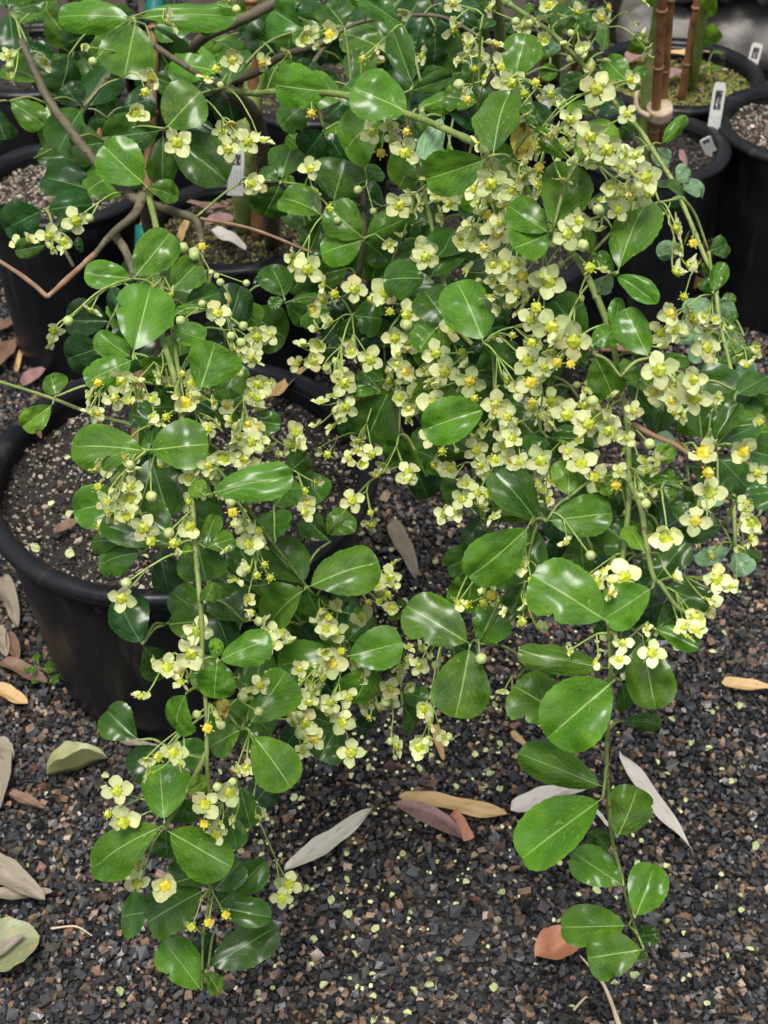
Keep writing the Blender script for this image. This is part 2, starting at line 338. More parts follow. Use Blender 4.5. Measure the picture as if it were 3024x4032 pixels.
for i, p in enumerate(POTS):
    r, h, b = p['r'], p['h'], p['b']
    root = empty('plant_pot', (p['x'], p['y'], 0), p['label'], 'plant pot', 'black plastic nursery pots')
    wall_r = r - .014
    def wr(z): return lerp(b, wall_r, (z / (h - .012)) ** 0.9)
    prof = [(0.001, .003), (b - .008, .003), (b, 0.0), (b + .001, .008)] + [(wr(z), z) for z in np.linspace(.02, h - .030, 9)]
    prof += [(wall_r - .004, h - .028)]
    inner = [(wall_r - .004, h - .02), (wall_r - .005, soil_top(p) - .006)]
    V, F = lathe(prof + [(wall_r, h - .01)] + inner)
    rr = random.Random(i)
    V = [(x * (1 + .006 * math.sin(2 * math.atan2(y, x) + i)), y * (1 + .006 * math.cos(3 * math.atan2(y, x))), z) for x, y, z in V]
    put('pot_body', mesh('pot_body', V, F, M['plastic']), root)
    k = .007 + r * .045
    ring = [(r - .012 + .011 * math.cos(a) * 1.1, h - .010 + k * .62 * math.sin(a)) for a in np.linspace(math.pi * 1.02, -math.pi * .98, 13)]
    ring = [(x_ + .002, z_) for x_, z_ in ring] + [(r - .019, h - .020)]
    V, F = lathe(ring, 96)
    V = [(x * (1 + .006 * math.sin(2 * math.atan2(y, x) + i) + .006 * noise.noise(Vector((x * 16, y * 16, i)))), y * (1 + .006 * math.cos(3 * math.atan2(y, x)) + .006 * noise.noise(Vector((x * 16, y * 16, i)))), z + .002 * noise.noise(Vector((x * 20, y * 20, i)))) for x, y, z in V]
    put('pot_rim', mesh('pot_rim', V, F, M['plastic']), root)
    # soil, a domed uneven sheet with grains
    rs = wall_r - .001; st = soil_top(p)
    def zs(x, y): return st + .012 * noise.noise(Vector((x * 14 + i * 5, y * 14, 0))) + .004 * noise.noise(Vector((x * 60, y * 60, i)))
    V = [(0, 0, zs(0, 0))]; F = []; n_r, n_a = 14, 48
    for j in range(1, n_r + 1):
        for q in range(n_a):
            x = rs * j / n_r * math.cos(2 * math.pi * q / n_a); y = rs * j / n_r * math.sin(2 * math.pi * q / n_a)
            V.append((x, y, zs(x, y)))
    for q in range(n_a): F.append((0, 1 + q, 1 + (q + 1) % n_a))
    for j in range(n_r - 1):
        for q in range(n_a):
            a0 = 1 + j * n_a; F.append((a0 + q, a0 + n_a + q, a0 + n_a + (q + 1) % n_a, a0 + (q + 1) % n_a))
    s_o = put('potting_soil', mesh('potting_soil', V, F, M['moss'] if p['kind'] == 'moss' and i in (4,) else M['soil']), loc=(p['x'], p['y'], 0))
    tag(s_o, 'potting soil in the ' + p['label'], 'soil', 'soil in the pots', 'stuff')
    n = p['g']; a = rng.uniform(0, 6.283, n); q = np.sqrt(rng.uniform(0, 1, n)) * (rs - .004)
    X, Y = q * np.cos(a), q * np.sin(a)
    Z = np.array([zs(x, y) for x, y in zip(X, Y)]) + rng.uniform(-.0006, .0012, n)
    size = rng.lognormal(math.log(.0040 if i else .0036), .38, n)
    tab = {'fine': FINE, 'pale': PALE, 'dark': DARK, 'moss': MOSSY}[p['kind']]
    me = stones('grit', np.stack([X, Y, Z], 1), size, palette(n, tab), M['grain'], .8)
    tag(put('soil_grit', me, s_o), kind='stuff')
def in_pot(x, y, grow=0.0):
    return any((x - p['x']) ** 2 + (y - p['y']) ** 2 < (p['b'] + grow) ** 2 for p in POTS)
def scatter(y0, y1, step):
    ys = np.arange(y0, y1, step); out = []
    for y in ys:
        dep = (np.array([0, y, -1.34]) @ np.array([0, FW.y, FW.z])); hw = 1512 / FPX * dep + .05
        xs = np.arange(-hw, hw, step); out.append(np.stack([xs, np.full_like(xs, y)], 1))
    q = np.concatenate(out); q += rng.uniform(-.55, .55, q.shape) * step
    keep = np.ones(len(q), bool)
    for p in POTS: keep &= ((q[:, 0] - p['x']) ** 2 + (q[:, 1] - p['y']) ** 2 > (p['b'] - .004) ** 2)
    return q[keep]
GRAV = [(6.6, (.020, .020, .022)), (5.4, (.042, .044, .049)), (3.6, (.068, .060, .053)), (2.3, (.125, .092, .066)), (1.8, (.25, .16, .105)),
        (1.0, (.10, .105, .115)), (0.9, (.34, .25, .17)), (.12, (.16, .07, .05)), (.2, (.45, .38, .30))]
q1 = scatter(.66, 2.15, .0056); q2 = scatter(2.15, 3.6, .012)
z1 = rng.uniform(.000, .0045, len(q1)); z2 = rng.uniform(0, .004, len(q2))
zz = np.array([.004 + .006 * noise.noise(Vector((x * 7, y * 7, 0))) for x, y in q1])
pos = np.concatenate([np.c_[q1, z1 + zz * .6], np.c_[q2, z2]])
size = np.concatenate([rng.lognormal(math.log(.0074), .30, len(q1)), rng.lognormal(math.log(.013), .25, len(q2))])
tag(put('gravel', stones('gravel', pos, size, palette(len(pos), GRAV), M['stone'])), 'wet dark crushed gravel with tan and rust coloured chips', 'gravel', kind='stuff')

# ------------------------------------------------------------------ back wall and fence
def block(V, F, c, s, jit, rnd, sub=3):
    b = len(V); n = sub
    idx = {}
    for ax in range(3):
        for sgn in (-1, 1):
            for i in range(n + 1):
                for j in range(n + 1):
                    u, v = -1 + 2 * i / n, -1 + 2 * j / n
                    q = [0, 0, 0]; q[ax] = sgn; q[(ax + 1) % 3] = u; q[(ax + 2) % 3] = v
                    key = tuple(round(k, 3) for k in q)
                    if key not in idx:
                        d = Vector(q); l = (abs(d.x) ** 5 + abs(d.y) ** 5 + abs(d.z) ** 5) ** .2; d = d / l
                        idx[key] = len(V)
                        V.append(Vector((c[0] + d.x * s[0] / 2, c[1] + d.y * s[1] / 2, c[2] + d.z * s[2] / 2)) + Vector((rnd.uniform(-jit, jit), rnd.uniform(-jit, jit), rnd.uniform(-jit, jit))))
            for i in range(n):
                for j in range(n):
                    qs = []
                    for di, dj in ((0, 0), (1, 0), (1, 1), (0, 1)):
                        q = [0, 0, 0]; q[ax] = sgn; q[(ax + 1) % 3] = -1 + 2 * (i + di) / n; q[(ax + 2) % 3] = -1 + 2 * (j + dj) / n
                        qs.append(idx[tuple(round(k, 3) for k in q)])
                    F.append(tuple(qs if sgn > 0 else reversed(qs)))
    return V, F
rnd = random.Random(3)
wall = empty('stone_wall', (.9, 3.05, 0), 'rough grey stone wall along the back, behind the wide mossy pot', 'wall')
back = mesh('wall_core', [(-.45, .10, 0), (1.4, .10, 0), (1.4, .10, .9), (-.45, .10, .9)], [(0, 1, 2, 3)], M['earth'])
put('wall_core', back, wall)
z = 0.07
for row in range(6):
    x = -.45 + rnd.uniform(0, .1)
    hgt = rnd.uniform(.11, .15)
    while x < 1.35:
        wd = rnd.uniform(.12, .26)
        V, F = block([], [], (0, 0, 0), (wd - .02, .16, hgt - .02), .010, rnd)
        put('stone', mesh('stone', V, F, M['rock']), wall, loc=(x + wd / 2, rnd.uniform(-.02, .02), z)); x += wd
    z += hgt
fence = empty('board_fence', (-.7, 3.1, 0), 'weathered upright board fence behind the shrubs at the back left', 'fence')
x = -1.4
while x < 1.05:
    wd = rnd.uniform(.09, .12)
    V, F = block([], [], (0, 0, 0), (wd - .008, .02, 1.1), .0015, rnd, 2)
    put('board', mesh('board', V, F, M['board']), fence, loc=(x + wd / 2, rnd.uniform(-.006, .006), .55)); x += wd
for zr in (.25, .85):
    V, F = block([], [], (0, 0, 0), (2.5, .035, .07), .001, rnd, 2)
    put('rail', mesh('rail', V, F, M['board']), fence, loc=(-.18, .035, zr))

# ------------------------------------------------------------------ plants: leaf, flower, bud meshes
def leaf_mesh(mat, seed, fold=.18, curl=.15, dome=.05, notch=0.0, wave=.02):
    r = random.Random(seed); NV, NU = 24, 10
    V, U, F = [], [], []
    ph = [r.uniform(0, 6) for _ in range(4)]
    pk = r.uniform(.60, .84); bite = (r.uniform(.4, .85), r.choice((0, 0, .12, .28)), r.random() < .5)
    def hw(v): return (v ** pk) * ((1 - v) ** .40) / ((pk / (pk + .4)) ** pk * (.4 / (pk + .4)) ** .40)
    for j in range(NV + 1):
        v = .5 - .5 * math.cos(math.pi * j / NV) * (1 if j > NV / 2 else 1); h = hw(v) * .5
        for i in range(NU + 1):
            u = -1 + 2 * i / NU; u = math.copysign(abs(u) ** .9, u)
            hh = h
            if abs(u) > .99: hh = h * (1 + (.022 if j % 2 else -.012)) * (1 - (bite[1] * math.exp(-((v - bite[0]) / .05) ** 2) if (u > 0) == bite[2] else 0))
            x = u * hh * (1 + .05 * math.sin(3 * v + ph[0]) * (1 if u > 0 else -1))
            y = .06 + .94 * (v - notch * max(0, 1 - abs(u) * 2.2) * v ** 8 + notch * .25 * v ** 8 * abs(u))
            ax = abs(x)
            z = fold * ax * 1.3 - dome * 8 * ax * ax * (1 if fold > 0 else .5) - curl * (v - .15) ** 2
            z += wave * math.sin(9 * v + ph[1] + (2 if u > 0 else 0)) * ax * 2 + wave * .6 * math.sin(15 * v + ph[2]) * ax * 1.5 + .012 * math.sin(5 * v + 6 * x + ph[3])
            V.append((x, y, z)); U.append((x, y))
    for j in range(NV):
        for i in range(NU):
            a = j * (NU + 1) + i; F.append((a, a + 1, a + NU + 2, a + NU + 1))
    TV, TF = tube([Vector((0, t, -.006 + .0 * t)) for t in (0, .03, .07, .11)], .011, .008, 6)
    o = len(V); V += [tuple(v) for v in TV]; U += [(0, .3)] * len(TV); F += [tuple(o + k for k in f) for f in TF]
    return mesh('leaf', V, F, mat, True, U)
LEAF = {}
for key in 'dmfypo':
    L = []
    for s in range(9):
        r = random.Random(s * 13 + ord(key))
        L.append(leaf_mesh(M[key], s + ord(key), fold=r.choice((.08, .25, .40, .60)), curl=r.uniform(-.02, .34), dome=r.uniform(.05, .15),
                           notch=(0, 0, 0, .05, .12, .08, 0, .16, .03)[s], wave=r.uniform(.02, .07)))
    LEAF[key] = L
def petal_mesh(seed, mat):
    r = random.Random(seed); n = 7; V, U, F = [], [], []
    ph = [r.uniform(0, 6) for _ in range(5)]; cup = r.uniform(.05, .38); fl = r.uniform(-.2, .15)
    for j in range(n + 1):
        v = j / n
        h = .5 * (.12 * (1 - v) ** 2 + (math.sin(math.pi * min(1, v * .90 + .06))) ** .65)
        if j == n: h = .22
        for i in range(n + 1):
            u = -1 + 2 * i / n
            x = u * h * 1.02 * (1 + .06 * math.sin(7 * v + ph[0] + u)); y = v - .10 * u * u * v ** 4
            z = cup * (x * x * 2.6 + v * v * .45) + fl * v + .055 * math.sin(8 * x + ph[1]) * math.sin(6 * v + ph[2]) + .035 * math.sin(17 * x + ph[3] + 9 * v)
            V.append((x, y, z)); U.append((x, y))
    for j in range(n):
        for i in range(n):
            a = j * (n + 1) + i; F.append((a, a + 1, a + n + 2, a + n + 1))
    return mesh('petal', V, F, mat, True, U)
M['petal_old'] = simple('petal_old', (0.66, 0.64, 0.26), (0.76, 0.74, 0.36), 200, (0.5, 0.7), 0.9, 0.0008, trans=0.2, spots=((0.42, 0.28, 0.08), 0.62))
M['petal_green'] = simple('petal_green', (0.52, 0.62, 0.24), (0.66, 0.74, 0.36), 200, (0.45, 0.65), 0.8, 0.0008, trans=0.22)
PET = [petal_mesh(s, M['petal']) for s in range(12)] + [petal_mesh(20 + s, M['petal_green']) for s in range(3)] + [petal_mesh(30, M['petal_old'])]
def disc_mesh(mat, seed):                                      # four-lobed nectary with stubby stamens, unit = flower diameter
    r = random.Random(seed); V, F, mi = [], [], []; na, nz_ = 20, 8
    for j in range(nz_ + 1):
        ph = math.pi * j / nz_
        for i in range(na):
            a = 2 * math.pi * i / na
            rad = .168 * (1 + .20 * abs(math.cos(2 * a)) ** 1.2 - .08) * math.sin(ph) ** .6
            bump = .040 * max(0, math.cos(4 * a)) ** 3 * math.exp(-((ph - .95) / .35) ** 2) - (.022 * math.exp(-((ph - .45) / .25) ** 2))
            V.append(((rad + bump * .6) * math.cos(a), (rad + bump * .6) * math.sin(a), .10 * math.cos(ph) + bump + (.05 if j == 0 else 0)))
    for j in range(nz_):
        for i in range(na):
            F.append((j * na + i, j * na + (i + 1) % na, (j + 1) * na + (i + 1) % na, (j + 1) * na + i)) ; mi.append(0)
    for k in range(4):
        a = math.pi / 4 * (2 * k + 1) + r.uniform(-.15, .15); d = Vector((math.cos(a), math.sin(a), .0))
        p0 = d * .13 + Vector((0, 0, .02)); n0 = len(F)
        tube([p0, d * .185 + Vector((0, 0, .055)), d * .225 + Vector((0, 0, .075))], .016, .013, 6, V=V, F=F)
        mi += [0] * (len(F) - n0); n0 = len(F)
        tube([d * .213 + Vector((0, 0, .07)), d * .235 + Vector((0, 0, .085)), d * .262 + Vector((0, 0, .09))], .026, .018, 6, V=V, F=F)
        mi += [1] * (len(F) - n0)
    F2 = [tuple(reversed(f)) if i < na * nz_ else f for i, f in enumerate(F)]
    return mesh('disc', V, F2, [mat, M['anther']], True, None, mi)
DISC = [disc_mesh(M['disc'], s) for s in range(3)]; RIPE = [disc_mesh(M['ripe'], s + 5) for s in range(3)]
def bud_mesh(seed):
    V, F = [], []; na, nz_ = 16, 9; r = random.Random(seed)
    for j in range(nz_ + 1):
        ph = math.pi * j / nz_
        for i in range(na):
            a = 2 * math.pi * i / na
            rad = .46 * math.sin(ph) ** .9 * (1 - .11 * (abs(math.sin(2 * a + ph * .7)) < .25) + .02 * math.sin(5 * a + seed))
            V.append((rad * math.cos(a), rad * math.sin(a), .46 * math.cos(ph) + (.07 if j == 0 else 0)))
    for j in range(nz_):
        for i in range(na): F.append(tuple(reversed((j * na + i, j * na + (i + 1) % na, (j + 1) * na + (i + 1) % na, (j + 1) * na + i))))
    return mesh('bud', V, F, M['bud'])
BUD = [bud_mesh(s) for s in range(3)]

def frame(a, n0, w, L, zs, org):
    a_ = a.normalized(); n = (n0 - a_ * n0.dot(a_)).normalized(); s = a_.cross(n)
    m = Matrix.Identity(4)
    for r_ in range(3):
        m[r_][0] = s[r_] * w; m[r_][1] = a_[r_] * L; m[r_][2] = n[r_] * zs; m[r_][3] = org[r_]
    return m, s

# ------------------------------------------------------------------ survey of leaves and flowers
# each block: origin of a survey square, then rows; units are 1/1.659 of a photograph step
K = 1.659
LEAVES = {
(0, 0): """860 110 385 90 200 f;885 120 1500 60 170 f;885 140 810 500 330 f;950 160 1180 600 400 d;60 85 90 320 230 d;60 80 290 0 90 m;60 70 20 -80 140 m;450 360 410 600 260 d;640 180 430 300 150 d;550 710 700 430 240 d;530 700 420 560 170 d;545 700 370 980 260 m;690 930 460 960 250 m;790 510 740 460 80 m;1080 840 1300 600 280 f;1060 850 690 900 240 m;950 1210 680 960 280 F;1065 870 1060 1190 180 m;1090 880 1460 1150 290 m;960 1225 1160 1270 130 F;640 1060 560 1200 170 d;600 1250 290 1130 230 d;300 1370 600 1330 200 d;280 1370 20 1500 260 d;-60 700 40 880 200 d;870 1820 1110 1520 240 F;1480 570 1560 330 200 m;1475 580 1520 790 220 d;1480 570 1220 520 160 d;1200 120 1400 190 100 m;300 1600 110 1640 120 m;700 770 560 790 100 d;180 290 330 360 110 d;945 1215 850 1230 80 f;1210 760 1360 860 120 d;800 700 1000 640 200 d;480 1600 540 1590 90 d""",
(1000, 0): """320 190 110 60 260 m;590 180 480 20 220 m;970 160 700 -20 150 m;600 180 860 140 240 d;590 200 690 420 210 d;1110 90 1050 260 150 d;1110 90 1320 170 150 d;1180 220 1190 420 180 d;510 600 145 560 260 F;1015 740 660 560 290 F;1020 590 1310 510 140 m;1060 710 1330 610 125 F;1040 560 900 190 170 m;830 755 570 960 310 f;1560 1015 1630 565 330 F;1520 1040 1130 1170 270 F;1060 790 1120 880 100 f;380 650 170 800 190 m;460 850 330 1010 200 d;470 860 600 1060 180 d;180 1180 240 930 230 m;170 1190 30 1110 110 m;170 1200 70 1420 230 m;180 1190 265 1190 80 f;450 1410 200 1260 210 f;520 1320 590 1050 310 m;450 1420 370 1640 200 m;720 1560 500 1370 240 f;720 1550 990 1430 190 f;720 1570 440 1640 210 f;720 1570 880 1700 180 m;740 1180 830 1110 120 m;1030 1470 1010 1400 70 f;1180 1700 1350 1520 240 m;850 1350 640 1250 200 d;1060 1490 1190 1380 110 m;1230 760 1120 1030 150 p;1480 200 1330 110 130 d;1500 100 1540 10 100 m;1480 200 1545 130 100 m;1350 60 1200 40 120 d;700 600 500 720 200 d;1280 1300 1500 1380 150 d;1000 300 1120 420 140 d;400 560 540 480 150 d""",
(2000, 0): """40 540 110 215 230 f;295 1500 420 1070 310 F;265 1520 10 1350 200 F;270 1530 40 1620 240 F;715 1780 880 1290 280 F;540 1659 500 1510 90 f;440 1080 680 800 250 y;540 760 440 660 130 y;400 1050 190 860 110 f;220 840 100 700 100 m;790 540 640 390 150 f;790 500 900 450 70 f;620 340 650 160 100 f;740 570 860 570 50 m;510 490 350 560 110 m;460 560 300 640 90 p;750 740 620 650 160 d;750 740 820 710 60 m;870 870 760 760 80 f;1000 940 1180 770 90 f;930 990 1050 1050 110 p;1090 1190 1190 1100 110 p;1140 1240 1260 1200 140 p;1140 1290 1020 1180 110 m;1150 1310 1060 1350 100 d;1310 1640 1450 1590 140 m;820 1010 740 1010 80 f;600 1450 680 1260 160 d;110 80 170 30 60 f;1150 1600 980 1670 120 p;280 190 400 50 150 m;390 110 520 30 150 m;500 190 640 130 110 m;480 420 600 440 100 d;60 1060 95 820 150 o;640 180 560 60 130 d;820 890 740 850 100 m""",
(0, 1000): """870 160 560 130 165 F;1110 245 1290 60 200 f;870 650 985 200 350 F;860 680 640 520 170 f;870 690 570 820 190 F;895 690 1070 750 120 F;720 440 440 430 220 d;680 600 430 690 250 d;720 200 780 400 130 d;1200 330 1430 250 170 m;1480 500 1580 210 230 d;1340 360 1150 375 60 f;1110 480 1330 560 150 f;1480 520 1310 460 130 d;1480 520 1640 600 130 d;1310 890 1400 590 300 F;1010 850 1110 960 130 m;1590 920 1400 1030 180 m;370 930 330 790 150 f;345 980 150 1130 150 y;960 1285 480 1230 280 F;970 1280 1350 1240 290 F;985 1250 1000 1110 100 m;1040 1100 860 1040 160 m;980 1310 1090 1700 350 m;1350 1580 1250 1500 115 y;1360 1570 1860 1430 220 F;800 900 860 960 80 f;1560 1640 1659 1570 120 m;1050 750 960 840 80 f;1250 640 1180 780 120 d;1250 1400 1130 1500 150 d;1420 1440 1560 1520 150 d""",
(1000, 1000): """1130 160 850 150 240 m;1150 165 1290 -130 250 m;1270 460 1120 240 250 m;1500 580 1340 170 320 F;1190 490 1080 600 190 f;1190 490 1290 590 120 y;640 400 830 420 230 m;640 400 620 550 150 m;650 330 500 340 110 d;200 290 130 70 200 m;200 300 100 330 75 m;200 320 340 440 130 m;80 190 0 160 80 d;610 650 520 560 150 d;850 600 690 590 130 d;820 890 710 750 150 m;820 900 640 900 70 f;880 900 740 1200 310 m;700 1180 570 1080 130 d;1520 1010 1130 1130 270 F;1659 1100 1560 1050 120 m;1490 600 1720 680 120 f;1560 900 1680 790 140 m;930 860 1120 800 140 d;960 870 1100 990 140 m;-30 1090 170 1110 130 m;200 1440 350 1330 160 m;130 1659 250 1480 190 m;300 1430 450 1600 200 m;1040 1350 1130 1600 190 d;1390 1520 1220 1570 160 m;950 1180 930 1370 180 m;1050 1280 1260 1370 180 m;560 640 470 700 150 d;1300 560 1400 640 150 d;1540 700 1430 600 160 d""",
(2000, 1000): """700 120 580 10 115 f;690 140 570 230 120 p;700 140 960 290 130 F;690 540 720 300 95 f;920 680 770 370 220 F;820 650 880 690 70 f;550 600 695 490 150 F;530 560 300 300 250 m;565 655 690 930 230 F;550 640 450 690 110 m;735 800 870 710 155 F;770 850 940 1020 90 m;930 680 1170 710 90 f;-50 970 240 1010 180 m;-100 640 80 640 140 m;-60 860 45 860 120 m;260 1200 110 1300 160 m;260 1200 470 1200 130 m;340 1340 250 1220 120 m;340 1340 470 1300 105 m;170 1180 230 1130 80 m;400 1590 390 1350 190 y;199 1758 -66 1410 260 m;1100 1240 970 1190 110 p;1100 1240 980 1340 120 y;1270 1215 1240 970 190 m;1340 1230 1490 970 170 m;1350 1270 1620 1100 160 m;1370 1330 1570 1510 190 m;1340 270 1310 150 140 m;1340 250 1400 60 110 f;1260 50 1330 150 60 f;1340 310 1150 370 120 p;1370 280 1440 420 120 p;1430 440 1500 380 60 f;1240 500 1220 700 90 p;1440 700 1350 820 130 p;1470 860 1590 700 110 p;1460 560 1520 550 80 p;1500 650 1650 640 80 f;1450 700 1350 700 60 f;1470 900 1380 940 100 m;1480 900 1600 850 80 f;1470 910 1570 940 80 m;700 1450 600 1550 115 y;1160 1540 980 1620 150 p;1000 1540 1100 1560 90 f;1030 1480 1060 1410 70 f;1130 1500 900 1450 60 f;1490 1600 1700 1540 180 m;700 1580 620 1700 120 m;200 1100 330 1000 160 d;300 800 180 760 160 d""",
(0, 2000): """790 230 580 190 150 m;930 290 630 340 190 m;1150 250 680 100 180 m;1140 200 900 0 220 m;1265 280 1190 280 80 y;1290 220 1340 470 290 m;1340 260 1400 40 110 f;1340 260 1530 190 130 f;1340 620 1390 490 120 F;1420 980 1400 860 85 y;1425 1000 1740 850 200 F;1420 1010 1390 1250 240 F;1215 1210 1110 1450 220 F;1575 1450 1370 1550 200 f;1370 1300 1490 1330 130 o;1210 1000 1140 1080 80 o;1620 1420 1490 1280 150 m""",
(1000, 2000): """-30 1420 200 1080 260 f;500 220 320 60 170 m;475 180 620 30 180 f;140 220 120 20 220 m;335 500 110 250 280 m;345 520 770 330 290 F;335 530 60 740 270 f;345 530 440 750 200 m;600 520 620 770 190 d;520 500 590 650 110 d;600 970 180 1020 260 f;610 970 960 880 250 F;755 1015 680 1280 250 F;-10 1480 240 1800 280 F;970 1290 1070 1430 180 m;960 1200 1120 1240 130 m;560 1400 430 1640 230 m;830 1350 680 1430 120 d;640 1000 640 1130 140 d;1415 890 1010 640 300 f;1470 885 1590 680 240 f;1410 900 1330 1350 330 F;1230 850 1440 960 130 d;1500 60 1380 230 140 d;1800 120 1430 460 290 F;300 760 420 900 160 d;870 1000 960 1080 110 d;400 1120 540 1220 160 d""",
(2000, 2000): """255 85 660 30 245 F;170 110 120 420 210 m;300 180 340 350 200 d;860 330 680 130 240 m;890 290 790 110 130 y;960 470 1150 230 190 m;650 740 190 440 370 F;945 520 635 720 260 F;1000 515 1300 620 200 m;960 790 1130 680 160 m;960 790 1240 910 130 f;660 1050 90 940 170 F;180 1060 320 960 180 d;60 1110 310 1010 200 d;700 1110 800 830 150 m;880 840 950 1290 280 f;400 1400 60 1150 330 f;690 1130 290 1470 400 F;740 1130 780 1330 100 m;760 1390 990 1400 110 m;1470 260 1240 340 110 p;1480 270 1560 430 140 p;1500 280 1660 310 80 m;950 180 870 90 80 f;110 480 20 690 160 m;900 330 890 450 90 m;560 740 640 820 100 m;1050 -20 1230 60 130 m;420 40 230 150 150 d;560 300 700 420 150 d""",
(0, 3000): """1075 390 1040 30 280 F;1075 410 570 660 280 F;1085 445 1500 680 290 F;1080 430 1090 630 150 m;1220 190 1360 120 110 y;1230 230 1180 390 180 m;1560 140 1640 420 160 m;1480 320 1550 560 150 m;1380 820 1140 640 200 m;1390 850 1570 650 200 m;1340 840 950 1030 320 m;1000 980 790 1000 260 m;1400 950 1720 680 180 m;1390 950 1760 1010 170 m;1360 1350 1780 1080 260 m;1320 1500 1090 1190 240 f;1345 1370 1430 1500 110 f;1400 1100 1300 1300 140 d;-20 0 0 0 1 d""",
(1000, 3000): """-20 300 100 150 200 d""",
(2000, 3000): """630 165 90 -50 230 F;620 235 100 620 340 F;715 495 850 190 270 f;670 580 540 440 130 m;755 810 440 600 230 f;830 1020 960 690 240 F;790 1070 360 1080 240 f;890 1225 520 1280 290 F;830 1150 970 1120 120 m;880 1200 880 1300 60 m""",
}
